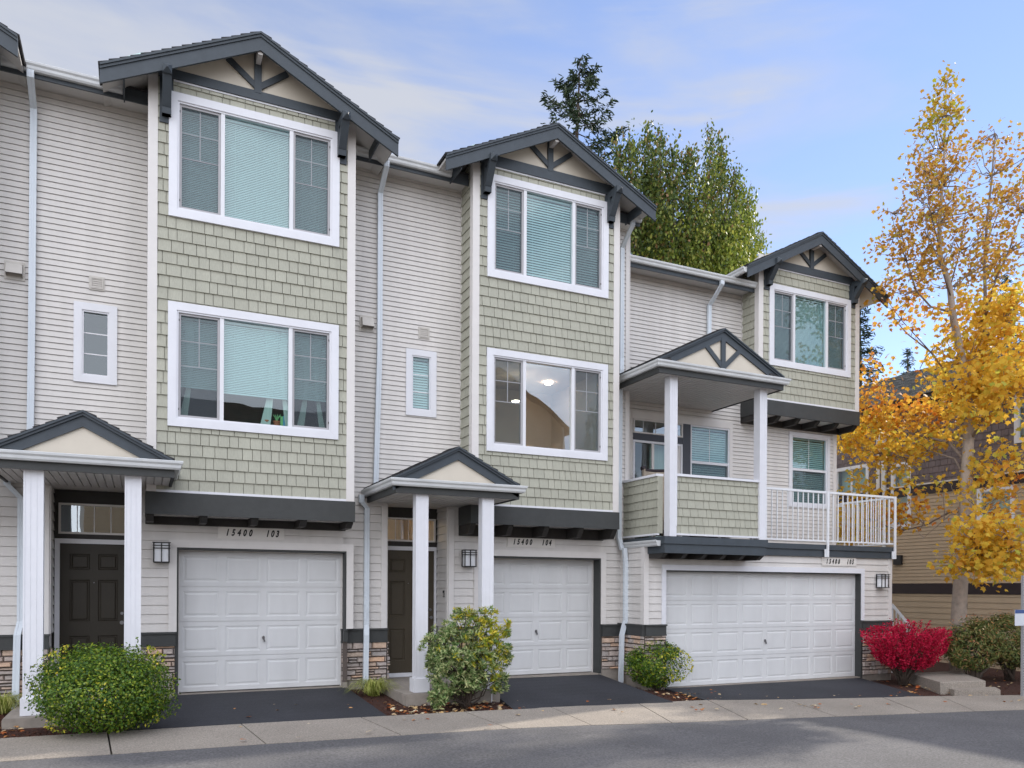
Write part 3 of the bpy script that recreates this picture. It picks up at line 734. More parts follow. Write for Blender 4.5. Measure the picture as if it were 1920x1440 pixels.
def unit(num, label, Yw, Yb, b, WX, rec, gar, gY, win_z, ztop, zslab, zgar, skirts, louv=None, hood_=None, swin=None, zbay=None, band=None, ridge=None, skipwin=False, win_px=None, seed=3, lower_style='raised', bl=.0254, rechint=None):
    root = empty('townhouse', ((WX[0]+WX[1])/2, Yw, zgar)); tag(root, label, 'townhouse', 'row of attached townhouses')
    x0, x1 = WX; zT = ztop
    # openings of the main wall
    rcx0, rcx1 = rec
    zc = rechint
    gx0, gx1, gz1 = gar
    holes = [(rcx0, rcx1, -5, zc), (gx0, gx1, -5, gz1)]
    sk_top = skirts['cap'][1]
    mb = MB(front(Yw))
    hs = list(holes)+[(b[0]+.12, b[1]-.12, zbay+.02, zT)]
    if swin: hs.append(swin)
    siding(mb, x0, x1, ZFL, zT, EXU, hs); siding(mb, x0, x1, sk_top, ZFL, EXL, hs)
    body(mb, x0, x1, zgar-.4, zT, holes=hs)
    # entry recess
    D = .58
    mb.fr = right(rcx0); siding(mb, Yw+.0, Yw+D, sk_top, zc, EXL)
    mb.fr = left(rcx1); siding(mb, Yw+.0, Yw+D, sk_top, zc, EXL)
    mb.fr = None
    mb.box(rcx0-.1, rcx0-.018, Yw+.14, Yw+D+.1, zgar-.4, zc); mb.box(rcx1+.018, rcx1+.1, Yw+.14, Yw+D+.1, zgar-.4, zc)
    mb.box(rcx0-.1, rcx1+.1, Yw+.142, Yw+D+.1, zc+.003, zc+.1); mb.box(rcx0, rcx1, Yw+.001, Yw+.141, zc+.001, zc+.05)
    mb.box(x0, x1, Yw+9, Yw+9.1, zgar-.4, zT)                                     # rear wall
    if num == 102: mb.box(x0, x0+.1, Yw+.13, Yw+9, zgar-.4, zT)
    wall = mb.build('wall', M['siding'], root)
    mb = MB(front(Yw))
    for a, c in ((rcx0-.10, rcx0), (rcx1, rcx1+.10)): mb.box(a, c, sk_top, zc-.05, .0, .026)
    mb.fr = None
    for xx, s in ((rcx0, 1), (rcx1, -1)): mb.box(min(xx, xx+s*.02), max(xx, xx+s*.02), Yw+.0005, Yw+.09, sk_top, zc-.01)
    mb.build('corner_board', M['trim'], wall)
    # garage
    fr = front(Yw); t = .115
    mb = MB(fr); z0 = sk_top
    mb.box(gx0-t, gx0, z0, gz1, 0, .03); mb.box(gx1, gx1+t, z0, gz1, 0, .03); mb.box(gx0-t, gx1+t, gz1, gz1+t, 0, .032)
    tr = mb.build('garage_casing', M['trim'], root)
    mb = MB(); dj = gY-Yw
    mb.box(gx0-.02, gx0+.025, Yw-.012, gY+.06, zgar, gz1-.03); mb.box(gx1-.025, gx1+.02, Yw-.012, gY+.06, zgar, gz1-.03); mb.box(gx0-.02, gx1+.02, Yw-.012, gY+.06, gz1-.03, gz1+.01)
    mb.build('garage_jamb', M['darkn'], root)
    mb = MB(); mb.box(gx0+.026, gx0+.045, gY-.03, gY+.03, zgar, gz1-.05); mb.box(gx1-.045, gx1-.026, gY-.03, gY+.03, zgar, gz1-.05); mb.box(gx0+.026, gx1-.026, gY-.03, gY+.03, gz1-.05, gz1-.031)
    mb.build('weather_strip', M['trim'], root)
    garage_door(gY, gx0+.046, gx1-.046, zgar+.012, gz1-.051, 4, root)
    # stone skirts
    for k, (a, c) in enumerate(skirts['spans']): stone_skirt(front(Yw), a, c, skirts['zb'], *skirts['cap'], root, seed*10+k)
    sk = MB(right(rcx0)); stones(sk, Yw, Yw+.10, skirts['zb'], skirts['cap'][0], seed+5); sk.build('stone_skirt', [M['stone'], M['stoneg'], M['mortar']], root)
    # recess back wall: dark surround, transom, door
    Yd = Yw+D; f2 = front(Yd)
    mb = MB(f2); dz = 2.03
    tz0, tz1, dt = rec3['t0'], rec3['t1'], rec3['dt']
    dx0, dx1 = rcx0+.085, rcx1-.06
    mb.box(rcx0, rcx1, dt+.07, tz0, 0, .02); mb.box(rcx0, rcx1, tz1, zc, 0, .02); mb.box(rcx0, dx0-.02, tz0, tz1, 0, .02); mb.box(dx1+.02, rcx1, tz0, tz1, 0, .02)
    mb.box(rcx0, rcx0+.02, zslab, dt+.07, 0, .02); mb.box(rcx1-.02, rcx1, zslab, dt+.07, 0, .02); mb.box(rcx0, rcx1, zslab, zc, -.1, -.06) if num != 104 else None
    mb.build('entry_surround', M['darkw'], root)
    mb = MB(f2); mb.box(rcx0+.02, dx0, zslab, dt+.06, -.03, .03); mb.box(dx1, rcx1-.02, zslab, dt+.06, -.03, .03); mb.box(rcx0+.02, rcx1-.02, dt, dt+.07, -.03, .032); mb.box(dx0, dx1, zslab, zslab+.07, -.03, .035)
    mb.build('door_frame', M['white'], root)
    six_panel_door(Yd, dx0, dx1, zslab+.07, dt, root, 'doorb' if num == 104 else 'door')
    mb = MB(f2); frame_ring(mb, dx0-.018, dx1+.018, tz0, tz1, .03, -.02, .035)
    tw = mb.build('transom_window', M['trim'], root)
    pane(f2, dx0+.012, dx1-.012, tz0+.03, tz1-.03, 0, tw, 'glassc')
    mb = MB(f2)
    for k in (1, 2, 3):
        x = dx0+(dx1-dx0)*k/4; mb.box(x-.006, x+.006, tz0+.03, tz1-.03, .001, .006)
    mb.build('grille', M['vinyl'], tw)
    if num == 104:
        room(f2, dx0, dx1, tz0-.6, tz1+.25, 2.2, tw, 'beigew', w0=-.02)
        mb = MB(f2); mb.tube([(dx0+.20, tz1+.16, -.9), (dx0+.20, tz1+.10, -.9), (dx0+.2, tz1+.06, -.9)], [.16, .15, .06], 16); mb.build('ceiling_lamp', M['lampon'], tw)
    # bay
    bx0, bx1 = b; m_ = .105
    wh = win_z['h']
    bholes = [(win_z['u0']+.05, win_z['u1']-.05, z0_+.05, z1_-.05) for z0_, z1_ in (win_z['up'], win_z['lo'])]
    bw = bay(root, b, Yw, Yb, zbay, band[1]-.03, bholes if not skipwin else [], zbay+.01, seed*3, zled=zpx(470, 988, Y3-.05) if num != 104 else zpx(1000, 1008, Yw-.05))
    if not skipwin:
        triple_window(front(Yb), win_z['u0'], win_z['u1'], *win_z['up'], root, bl)
        triple_window(front(Yb), win_z['u0'], win_z['u1'], *win_z['lo'], root, bl, style=lower_style)
    # gable
    cx = (bx0+bx1)/2; hs_, ze, zp, Yr = ridge
    rf, slope = gable(root, cx, Yr, Yb, hs_, ze, zp, 0, 0)
    gable_face(root, cx, bx0, bx1, Yb, None, band, Yr, slope, zp)
    for xx in (bx0+.215, bx1-.215): bracket(xx, Yb, band[1]-.16, band[1]-.72, Yb-Yr+.06, root)
    # eaves between the gables
    ge = zT
    mb = MB(); mb.box(x0-.0, x1, Yw-.38, Yw-.355, ge-.09, ge+.09)
    fs = mb.build('eave_fascia', M['dark'], root)
    for p_, q_ in ((x0, bx0-.35),) + (((bx1+.35, x1),) if x1 > bx1+.4 else ()):
        mb = MB(); gutter(mb, (p_, Yw-.381, ge-.03), (q_, Yw-.381, ge-.03), (0, -1, 0)); g_ = mb.build('gutter', M['gutter'], root)
    mb = MB(); mb.box(x0, x1, Yw-.354, Yw, ge-.02, ge-.005); mb.build('eave_soffit', M['soffit'], fs)
    for s, xe in ((-1, bx0), (1, bx1)):       # boxed gable return beside the bay
        mb = MB(); xo = xe+s*.32
        mb.box(min(xo, xo+s*.02), max(xo, xo+s*.02), Yr+.05, Yw-.30, ge-.09, ge+.10)
        mb.build('return_fascia', M['dark'], fs)
    mb = MB(); mb.hexa([(x0, Yw-.40, ge+.085), (x1, Yw-.40, ge+.085), (x1, Yw+9.2, ge+.5), (x0, Yw+9.2, ge+.5), (x0, Yw-.40, ge+.11), (x1, Yw-.40, ge+.11), (x1, Yw+9.2, ge+.53), (x0, Yw+9.2, ge+.53)])
    mb.build('main_roof', M['roof'], root)
    if louv: louver(louv[0], louv[1], Yw, root)
    if hood_: hood(hood_[0], hood_[1], Yw, root)
    if swin:
        s = swin; mb = MB(fr); frame_ring(mb, s[0]-.0, s[1]+.0, s[2], s[3], .105, .0, .034); frame_ring(mb, s[0]+.10, s[1]-.10, s[2]+.10, s[3]-.10, .028, -.05, .020)
        sw = mb.build('small_window', M['white'], root)
        a, c, e, f_ = s[0]+.125, s[1]-.125, s[2]+.125, s[3]-.125
        pane(fr, a, c, e, f_, -.02, sw)
        mb = MB(fr)
        for k in (1, 2): z = e+(f_-e)*k/3; mb.box(a, c, z-.008, z+.008, -.019, -.014)
        mb.build('grille', M['vinyl'], sw)
        if num == 104: blinds(fr, a, c, e, f_, -.07, .045, sw)
        room(fr, a, c, e, f_, .6, sw, w0=-.12)
    return root, rf

def zpx(px, py, Y): return P(px, py, Y=Y).z
# 103
Y3, B3 = 12.97, 12.34
rec3 = dict(t0=zpx(113, 1000.6, Y3+.58), t1=zpx(113, 942.7, Y3+.58), dt=zpx(115, 1018.5, Y3+.58))
W3 = dict(u0=.34, u1=2.78, up=(5.30, 7.08-.0), lo=(2.30, 4.08), h=1.78)
u3_swin = (PX(136.8, Y3), PX(218.6, Y3), zpx(137, 715, Y3), zpx(137, 565, Y3))
ZG3 = zpx(65, 131, 12.50)+.03
H3, RF3 = unit(103, 'townhouse numbered 15400 103, second from the left with the round shrub before its porch', Y3, B3, (.092, 3.017), (-2.03, 3.02),
     (PX(93, Y3), PX(93, Y3)+1.05), (PX(332.3, Y3), PX(650, Y3), zpx(650, 1034, Y3)), Y3+.18, W3, ZG3, -1.60, -1.635,
     dict(spans=[(-2.03, PX(93, Y3)), (PX(93, Y3)+1.05, PX(332.3, Y3)-.02)], zb=-1.56, cap=(zpx(300, 1210, Y3), zpx(300, 1185, Y3))),
     louv=(PX(180, Y3), zpx(180, 532, Y3)), hood_=(PX(26, Y3), zpx(26, 508, Y3)), swin=u3_swin,
     zbay=zpx(400, 926, B3), band=(zpx(330, 152, B3), zpx(330, 134.5, B3)), ridge=(2.08, 7.03, 8.08, 12.0), seed=3, rechint=1.44, bl=.0254)
# 104
Y4, B4 = 13.13, 12.56
rec3 = dict(t0=zpx(740, 1015, Y4+.58), t1=zpx(740, 970.5, Y4+.58), dt=zpx(740, 1031.5, Y4+.58))
W4 = dict(u0=5.39, u1=7.83, up=(5.38, 7.16), lo=(2.37, 4.15), h=1.78)
u4_swin = (PX(759.5, Y4), PX(816.5, Y4), zpx(759, 778, Y4), zpx(759, 653, Y4))
ZG4 = zpx(732, 301, 12.66)+.03
H4, RF4 = unit(104, 'townhouse numbered 15400 104, the middle one with the variegated bush before its porch', Y4, B4, (5.141, 8.065), (3.021, 8.68),
     (PX(725.6, Y4), 4.922), (PX(900, Y4), PX(1126.7, Y4), zpx(1126, 1047, Y4)), Y4+.25, W4, ZG4, -1.60, -1.636,
     dict(spans=[(3.03, PX(725.6, Y4)), (4.922, PX(900, Y4)-.02), (PX(1127, Y4)+.02, 8.50)], zb=-1.56, cap=(zpx(690, 1203, Y4), zpx(690, 1178, Y4))),
     louv=(PX(793, Y4), zpx(793, 625, Y4)), hood_=(PX(686, Y4), zpx(686, 607, Y4)), swin=u4_swin,
     zbay=zpx(1050, 954, B4), band=(zpx(1035, 341, B4), zpx(1035, 322, B4)), ridge=(2.08, 7.13, 8.165, 12.24), seed=4, lower_style='open', rechint=1.44, bl=.046)
stone_skirt(front(Y3), PX(650, Y3)+.02, 3.02, -1.56, zpx(300, 1210, Y3), zpx(300, 1185, Y3), H3, 77)
# 102, mostly outside the frame on the left
Y2, B2 = 12.85, 12.2
rec3 = dict(t0=.82, t1=1.2, dt=.72)
W2 = dict(u0=-4.75, u1=-2.31, up=(5.3, 7.08), lo=(2.3, 4.08), h=1.78)
H2, RF2 = unit(102, 'townhouse at the left edge of which only the gable corner shows', Y2, B2, (-4.99, -2.07), (-7.1, -2.031),
     (-6.3, -5.25), (-4.7, -2.3, .58), Y2+.18, W2, ZG3, -1.60, -1.635,
     dict(spans=[(-7.1, -6.3)], zb=-1.56, cap=(zpx(300, 1210, Y3), zpx(300, 1185, Y3))),
     zbay=1.3, band=(7.2, 7.35), ridge=(2.08, 7.03, 8.08, 11.86), seed=9, rechint=1.44, skipwin=False)

# porches of 103 and 104
C4 = [(PX(781, 11.53), PX(802.8, 11.53), 11.53), (PX(905.3, 11.53), PX(925.6, 11.53), 11.53)]
pr4 = porch(H4, 4.455, 11.36, Y4, (3.352, 5.611), 1.633, C4, -1.60, Yr=11.46)
C3 = [(PX(45, 11.35), PX(81, 11.35), 11.35), (PX(235, 11.35), PX(264.5, 11.35), 11.35)]
pr3 = porch(H3, -.66, 11.15, Y3, (-1.79, .50), 1.63, C3, -1.60, Yr=11.26, peak=2.20)
for H_, x0, x1, yf, yb in ((H4, 3.60, 5.14, 11.36, Y4), (H3, -1.50, .06, 11.18, Y3)):
    mb = MB(); r = .03
    mb.box(x0+.006, x1-.006, yf+.006, yb+.58, -1.85, -1.605); mb.box(x0, x1, yf, yb, -1.85, -1.62); mb.box(x0+.012, x1-.012, yf+.012, yb+.0, -1.63, -1.6005)
    mb.build('porch_slab', M['concrete'], H_)
mb = MB(front(Y3))
# numerals, lamps, bell
numerals('15400', '103', 409, 533, 0, Y3, 999.5, .098, H3); numerals('15400', '104', 951, 1040, 0, Y4, 1016.5, .098, H4)
lamp(PX(303, Y3), zpx(303, 1036, Y3), Y3, H3); lamp(PX(876, Y4), zpx(876, 1047, Y4), Y4, H4)
mb = MB(left(4.922)); u = 13.3; z = P(822, 1113, X=4.922).z; mb.box(u-.03, u+.03, z-.06, z+.06, .014, .028); bel = mb.build('doorbell', M['black'], H4)
mb = MB(left(4.922)); mb.box(u-.02, u+.02, z-.05, z+.015, .0285, .031); mb.build('bell_button', M['vent'], bel)
# downspouts
yw = Y3-.05
x = PX(60, yw); xa = PX(53, yw)
downspout([(x, Y3-.43, ZG3-.03), (x, Y3-.43, ZG3-.13), (x, Y3-.06, ZG3-.36), (x-.01, Y3-.06, zpx(57, 600, yw)), (xa+.02, Y3-.06, 1.70)], H3)
x = P(713, 352, Y=Y4-.06).x
downspout([(x+.0, Y4-.43, ZG4-.03), (x, Y4-.43, ZG4-.13), (x, Y4-.06, ZG4-.40), (x-.0, Y4-.06, 4), (PX(702, Y4-.06)+.02, Y4-.06, 1.66)], H4)
x = PX(678, Y4-.10); x2 = PX(688, Y4-.06)
downspout([(x, Y4-.10, 1.55), (x, Y4-.10, 1.43), (x2, Y4-.06, 1.33), (x2, Y4-.06, zpx(690, 1172, Y4)), (x2-.02, Y4-.14, zpx(690, 1190, Y4)), (x2-.03, Y4-.14, -1.66)], H4)
x = PX(14, Y3-.10); x2 = PX(40, Y3-.06)
downspout([(x, Y3-.12, 1.55), (x, Y3-.12, 1.40), (x2, Y3-.06, 1.22), (x2, Y3-.06, zpx(40, 1165, Y3)), (x2-.03, Y3-.14, zpx(40, 1190, Y3)), (x2-.05, Y3-.14, -1.70)], H3)
# roof vents
for H_, px, py, Yv, ln in ((H3, 250, 106, 12.5, .30), (H3, 701, 226, 12.6, .30), (H4, 881, 277, 12.9, .26), (H4, 1193, 356, 12.7, .28)):
    p = P(px, py, Y=Yv); cxr = 1.5545 if H_ is H3 else 6.603; s = -1 if p.x < cxr else 1
    mb = MB(); sl = .5; a = (p.x-ln/2); b_ = (p.x+ln/2); zz = p.z
    mb.hexa([(a, Yv, zz+s*sl*ln/2-.06), (b_, Yv, zz-s*sl*ln/2-.06), (b_, Yv+.4, zz-s*sl*ln/2-.06), (a, Yv+.4, zz+s*sl*ln/2-.06), (a+.02, Yv, zz+s*sl*ln/2+.03), (b_-.02, Yv, zz-s*sl*ln/2+.03), (b_-.02, Yv+.4, zz-s*sl*ln/2+.03), (a+.02, Yv+.4, zz+s*sl*ln/2+.03)])
    mb.build('roof_vent', M['skylight'], H_)
# things on the sill behind the lower window of 103
sillY = B3+.16
for px, py in ((500, 793), (519, 795)):
    q = P(px, 798, Y=sillY); r = .045; t = empty('flower_pot', (q.x, q.y, 2.45)); tag(t, 'small %s terracotta pot behind the lower left bay window' % ('left' if px == 500 else 'right'), 'flower pot', 'pots on the window sill')
    mb = MB(); mb.tube([(q.x, q.y, 2.45), (q.x, q.y, 2.52), (q.x, q.y, 2.521), (q.x, q.y, 2.54)], [.035, .048, .054, .054], 14); mb.build('pot', M['terracotta'], t)
    mb = MB()
    for k in range(9):
        a = k*2.4; mb.tube([(q.x, q.y, 2.53), (q.x+.03*math.cos(a), q.y+.02*math.sin(a), 2.60), (q.x+.06*math.cos(a), q.y+.02*math.sin(a), 2.63+.01*(k % 3))], [.004, .008, .002], 4)
    mb.build('plant', M['cgreen'], t)
q = P(530, 790, Y=sillY); mb = MB(); mb.cur = 0; mb.box(q.x-.035, q.x+.005, q.y-.01, q.y+.01, 2.45, 2.62); mb.cur = 1; mb.box(q.x+.006, q.x+.04, q.y-.01, q.y+.01, 2.45, 2.63)
tag(mb.build('craft_card', [M['cgreen'], M['cblue']]), 'green and blue card standing behind the lower left bay window', 'card')
# ceiling spots inside 104's living room
win104 = [o for o in bpy.data.objects if o.parent is H4 and o.name.startswith('window')][-1]
for (px, py, Yi) in ((1028, 719, 13.6), (967, 752, 13.4)):
    q = P(px, py, Y=Yi); mb = MB(); mb.tube([(q.x, q.y, q.z), (q.x, q.y, q.z-.01)], [.07, .07], 16); mb.build('ceiling_spot', M['spot'], win104)

# ------------------------------------------------------------------ townhouse 105
G5, W5, B5, YF5 = 12.33, 13.76, 13.22, 11.77
X5L, X5R = PX(1208, G5, 1120), PX(1669.5, G5, 1100)
ZG5 = -1.88
H5 = empty('townhouse', ((X5L+X5R)/2, G5, ZG5)); tag(H5, 'townhouse numbered 15400 105, with the double garage and the railed balcony', 'townhouse', 'row of attached townhouses')
zdk = zpx(1247, 1006, YF5)                    # deck surface
zgt = zdk-.05
gx0, gx1, gz1 = PX(1248.5, G5), PX(1614.4, G5), zpx(1248.5, 1069, G5)
capz = (zpx(1240, 1190.5, G5), zpx(1240, 1170.5, G5))
mb = MB(front(G5)); hs = [(gx0, gx1, -5, gz1)]
siding(mb, X5L, X5R, capz[1], zgt, EXL, hs); body(mb, X5L, X5R, ZG5-.3, zgt, holes=hs)
mb.fr = left(X5L); siding(mb, G5, Y4-.0, zpx(1185, 1172, 12.8), zgt, EXL)
mb.fr = right(X5R); siding(mb, G5, W5+8, capz[1], zgt, EXL)
mb.fr = None; mb.box(X5L+.018, X5L+.1, G5+.14, W5, ZG5-.3, zgt-.01); mb.box(X5R-.1, X5R-.018, G5+.14, W5+8, ZG5-.3, zgt-.01); mb.box(X5L+.11, X5R-.11, G5+.13, W5, zgt-.1, zgt-.02)
# upper wall behind the balcony
b5 = (12.078, 15.060); zb5 = zpx(1500, 757, B5)
XW5 = PX(1566, W5)
zev5 = zpx(1181, 486, W5-.50)
tr0 = P(1185, 785, Y=W5); tr1 = P(1278, 819, Y=W5)
dx0, dx1 = PX(1186, W5), PX(1279, W5); wx0, wx1 = PX(1293.5, W5), PX(1366.5, W5)
zh = zpx(1300, 797, W5); zwb = zdk+.75
v0x, v1x, vz0, vz1 = PX(1478, W5), PX(1554.5, W5), zpx(1477, 950, W5), zpx(1477, 809, W5)
h5 = [(b5[0]+.12, min(b5[1]-.12, XW5-.05), zb5+.02, zev5), (dx0, wx1+.02, zdk, zh), (v0x+.06, v1x-.06, vz0+.06, vz1-.06)]
mb.fr = front(W5); siding(mb, 8.60, XW5, zdk-.05, zev5, EXU, h5, phase=zdk); body(mb, 8.60, XW5, zdk-.05, zev5, holes=h5)
mb.fr = right(XW5); siding(mb, W5, W5+8, zdk-.05, zev5+.3, EXU, phase=zdk)
mb.fr = None; mb.box(XW5-.1, XW5-.018, W5+.14, W5+8, zdk-.1, zev5+.3); mb.box(8.4, XW5, W5+8, W5+8.1, -2.2, zev5+.3)
wall5 = mb.build('wall', M['siding'], H5)
mb = MB()
mb.box(X5L-.022, X5L+.09, G5-.024, G5-.001, capz[1], zgt-.02); mb.box(X5L-.022, X5L-.001, G5-.0005, G5+.09, capz[1], zgt-.02)
mb.box(X5R-.09, X5R+.022, G5-.024, G5-.001, capz[1], zgt-.02)
mb.box(X5L-.016, X5L, Y4-.06, Y4-.014, capz[1], zgt)
mb.box(XW5-.09, XW5+.02, W5-.024, W5-.001, zdk, zpx(1560, 815, W5)+.3); mb.box(dx0-.11, dx0-.02, W5-.026, W5-.001, zdk, zh+.16)
mb.box(8.6+.0, 8.684, Y4-.022, Y4-.0135, 1.7, ZG4-.05); mb.box(8.681, 8.70, Y4-.022, Y4+.10, -1.5, ZG4-.05)
mb.build('corner_board', M['trim'], wall5)
# garage
fr = front(G5); mb = MB(fr); t = .095
mb.box(gx0-t, gx0, capz[1], gz1, 0, .03); mb.box(gx1, gx1+t, zpx(1617, 1163, G5), gz1, 0, .03); mb.box(gx0-t, gx1+t, gz1, gz1+t+.01, 0, .032)
mb.build('garage_casing', M['white'], H5)
gy = G5+.13
mb = MB(); mb.box(gx0-.02, gx0+.012, G5-.012, gy+.05, ZG5-.02, gz1-.02); mb.box(gx1-.012, gx1+.02, G5-.012, gy+.05, ZG5-.03, gz1-.02); mb.box(gx0-.02, gx1+.02, G5-.012, gy+.05, gz1-.02, gz1+.01)
mb.box(gx1-.02, gx1+.03, G5-.036, G5-.013, ZG5-.03, zpx(1617, 1163, G5))
mb.build('garage_jamb', M['darkn'], H5)
garage_door(gy, gx0+.013, gx1-.013, ZG5+.0, gz1-.021, 8, H5)
stone_skirt(fr, X5L+.0, gx0-.02, ZG5+.10, *capz, H5, 501); 
stone_skirt(fr, gx1+.03, X5R, ZG5+.03, zpx(1640, 1182, G5), zpx(1640, 1164, G5), H5, 502)
stone_skirt(left(X5L), G5-.03, Y4-.02, ZG5+.22, *capz, H5, 503)
numerals('15400', '105', 1540.5, 1604.5, 0, G5, 1052.8, .096, H5)
lamp(PX(1648, G5), zpx(1648, 1089, G5), G5, H5)
# deck: cantilevered box on the left, flush fascia on the right
XDL, XDR = PX(1247, YF5), PX(1437.5, YF5)
zt_, zm_, zb_ = zpx(1247, 1005, YF5), zpx(1247, 1019, YF5), zpx(1247, 1036.5, YF5); zl_ = zpx(1211, 1047, G5-.05)
mb = MB()
mb.box(XDL-.02, XDR+.02, YF5-.025, YF5+.02, zm_, zt_); mb.box(XDL, XDR, YF5, YF5+.04, zb_, zm_-.002)
mb.box(XDL-.02, XDL+.02, YF5+.0205, Y4-.02, zm_, zt_); mb.box(XDL, XDL+.04, YF5+.0405, Y4-.03, zb_, zm_-.002)
mb.box(XDR-.04, XDR+.001, YF5+.041, G5-.0, zb_, zt_-.003)
YR = G5-.05
mb.box(XDR+.021, X5R+.06, YR-.03, YR+.02, zpx(1440, 1027.5, YR), zpx(1440, 1017.5, YR)); mb.box(XDR+.021, X5R+.04, YR, YR+.049, zpx(1440, 1041, YR), zpx(1440, 1027.8, YR))
mb.box(X5R+.02, X5R+.06, YR+.0205, W5+.2, zpx(1440, 1041, YR), zpx(1440, 1017.5, YR))
dk = mb.build('deck_fascia', M['dark'], H5)
mb = MB(); mb.box(XDL+.041, XDR-.041, YF5+.041, Y4+.6, zdk-.045, zdk-.02); mb.box(XDR-.0, X5R+.02, YR+.021, W5, zdk-.045, zdk-.02); mb.build('deck_floor', M['concrete'], H5)
mb = MB(); mb.box(XDL+.03, XDR-.03, G5-.05, G5-.016, zl_, zb_+.05); mb.box(XDL+.041, XDR-.041, YF5+.041, G5-.05, zb_+.03, zb_+.045); mb.build('ledger', M['darkw'], dk)
for k in range(6):
    x = XDL+.06+(XDR-XDL-.12)*k/5; m = MB(); m.prism([(G5-.051, zb_+.03), (YF5+.05, zb_+.03), (YF5+.05, zb_-.01), (YF5+.16, zl_), (G5-.051, zl_)], x-.045, x+.045, lambda a, b, c: (c, a, b)); m.build('joist', M['darkw'], dk)
mb = MB(); gutter(mb, (XDL-.021, Y4-.03, zm_-.04), (XDL-.021, YF5+.10, zm_-.04), (-1, 0, 0)); mb.build('deck_gutter', M['gutter'], dk)
# shingled half walls
c5a, c5b = (PX(1256, 11.80), PX(1269, 11.80)), (PX(1424.5, 11.80), PX(1437, 11.80))
zp0, zp1 = zpx(1268, 1000, 11.86), zpx(1268, 893, 11.86)
mb = MB(front(11.86)); shingles(mb, c5a[1], c5b[0], zp0, zp1, ex=.158, phase=zp0, seed=51); mb.box(c5a[1], c5b[0], zp0, zp1, -.10, -.013)
XHL = PX(1238, 11.915); mb.fr = left(XHL); shingles(mb, 11.975, Y4-.03, zp0, zp1, ex=.158, phase=zp0, seed=52); mb.box(11.975, Y4-.02, zp0, zp1, -.10, -.013)
hw = mb.build('balcony_half_wall', M['sage'], H5)
mb = MB(); mb.box(c5a[1]+.001, c5b[0]-.001, 11.81, 11.99, zp1, zp1+.045); mb.build('wall_cap', M['white'], hw); mb = MB(); mb.box(XHL-.04, XHL+.12, 11.98, Y4-.02, zp1, zp1+.045); mb.build('wall_cap', M['white'], hw); mb = MB(); mb.box(c5a[1]+.001, c5b[0]-.001, 11.815, 11.86, zp0-.035, zp0-.001); mb.build('base_trim', M['white'], hw); mb = MB(); mb.box(XHL-.03, XHL+.03, 11.98, Y4-.02, zp0-.035, zp0-.001); mb.build('base_trim', M['white'], hw); mb = MB()
for xq in (c5a[1]+.08, c5b[0]-.13, 9.9): mb.box(xq, xq+.05, 11.87, 11.92, zdk-.02, zp0-.036)
mb.build('support_block', M['white'], hw)
pr5 = porch(H5, 9.86, 11.55, W5, (8.254, 11.376), 4.07, [(c5a[0], c5a[1], 11.80), (c5b[0], c5b[1], 11.80)], zdk-.0, hsp=1.465, peak=4.88, zrb=4.145, king=True, Yr=11.72, pl=False, coldepth=.17)
for ch in list(col.objects):
    pass
# metal balustrade
rt, rb_ = zpx(1437, 913.5, YR), zpx(1437, 1009, YR)
rl = empty('balustrade', (13, YR, zdk)); rl.parent = H5; rl.matrix_parent_inverse = parent_inv(H5)
mb = MB(); mb.box(c5b[1]+.0, X5R+.02, YR-.055, YR-.005, rt-.045, rt); mb.box(X5R-.03, X5R+.02, YR-.0045, W5-.03, rt-.045, rt-.001); mb.build('top_rail', M['rail'], rl)
mb = MB(); mb.box(c5b[1], X5R, YR-.045, YR-.015, rb_-.03, rb_); mb.box(X5R-.02, X5R+.01, YR-.0145, W5-.03, rb_-.03, rb_-.001); mb.build('bottom_rail', M['rail'], rl)
n = 29
xp1 = PX(1548, YR)
for k in range(1, n*1):
    x = c5b[1]+(X5R-c5b[1])*k/n
    mb = MB(); mb.box(x-.010, x+.010, YR-.039, YR-.021, rb_+.0005, rt-.0455); mb.build('baluster', M['rail'], rl)
for k in range(1, 11):
    y = YR-.03+(W5-YR)*k/11
    mb = MB(); mb.box(X5R-.014, X5R+.004, y-.009, y+.009, rb_+.0005, rt-.0465); mb.build('baluster', M['rail'], rl)
for x in (xp1, X5R-.005):
    mb = MB(); mb.box(x-.026, x+.026, YR-.082, YR-.056, zpx(1548, 1043, YR)-.02, rt-.002); mb.box(x-.06, x+.026, YR-.0555, YR-.031, zpx(1548, 1043, YR)-.02, zpx(1548, 1030, YR)); mb.build('rail_post', M['rail'], rl)
# balcony door, transom and windows
fr = front(W5)
mb = MB(fr); mb.box(dx0-.02, wx1+.09, zh, zh+.15, .0, .03); mb.box(wx1+.0, wx1+.09, zdk+.2, zh-.001, 0, .028)
mb.build('door_casing', M['trim'], H5)
mb = MB(fr); mb.box(dx1-.005, wx0, zdk, zh, -.03, .02); zt2, zd2 = zpx(1240, 817, W5), zpx(1240, 829.5, W5)
mb.box(dx0, dx1-.006, zd2, zt2, -.03, .018); mb.build('door_surround', mat('slate_panel', (.055, .058, .072), .5, .05, 6), H5)
mb = MB(fr); frame_ring(mb, dx0, dx1-.006, zt2+.001, zh-.005, .03, -.03, .03); tw5 = mb.build('transom_window', M['trim'], H5)
pane(fr, dx0+.03, dx1-.036, zt2+.03, zh-.035, 0, tw5, 'glassc')
mb = MB(fr)
for k in (1, 2, 3): x = dx0+(dx1-dx0)*k/4-.06; mb.box(x-.006, x+.006, zt2+.03, zh-.035, .001, .006)
mb.build('grille', M['vinyl'], tw5)
mb = MB(fr); frame_ring(mb, dx0, dx1-.006, zdk, zd2-.002, .045, -.04, .02); sdr = mb.build('sliding_door', M['white'], H5)
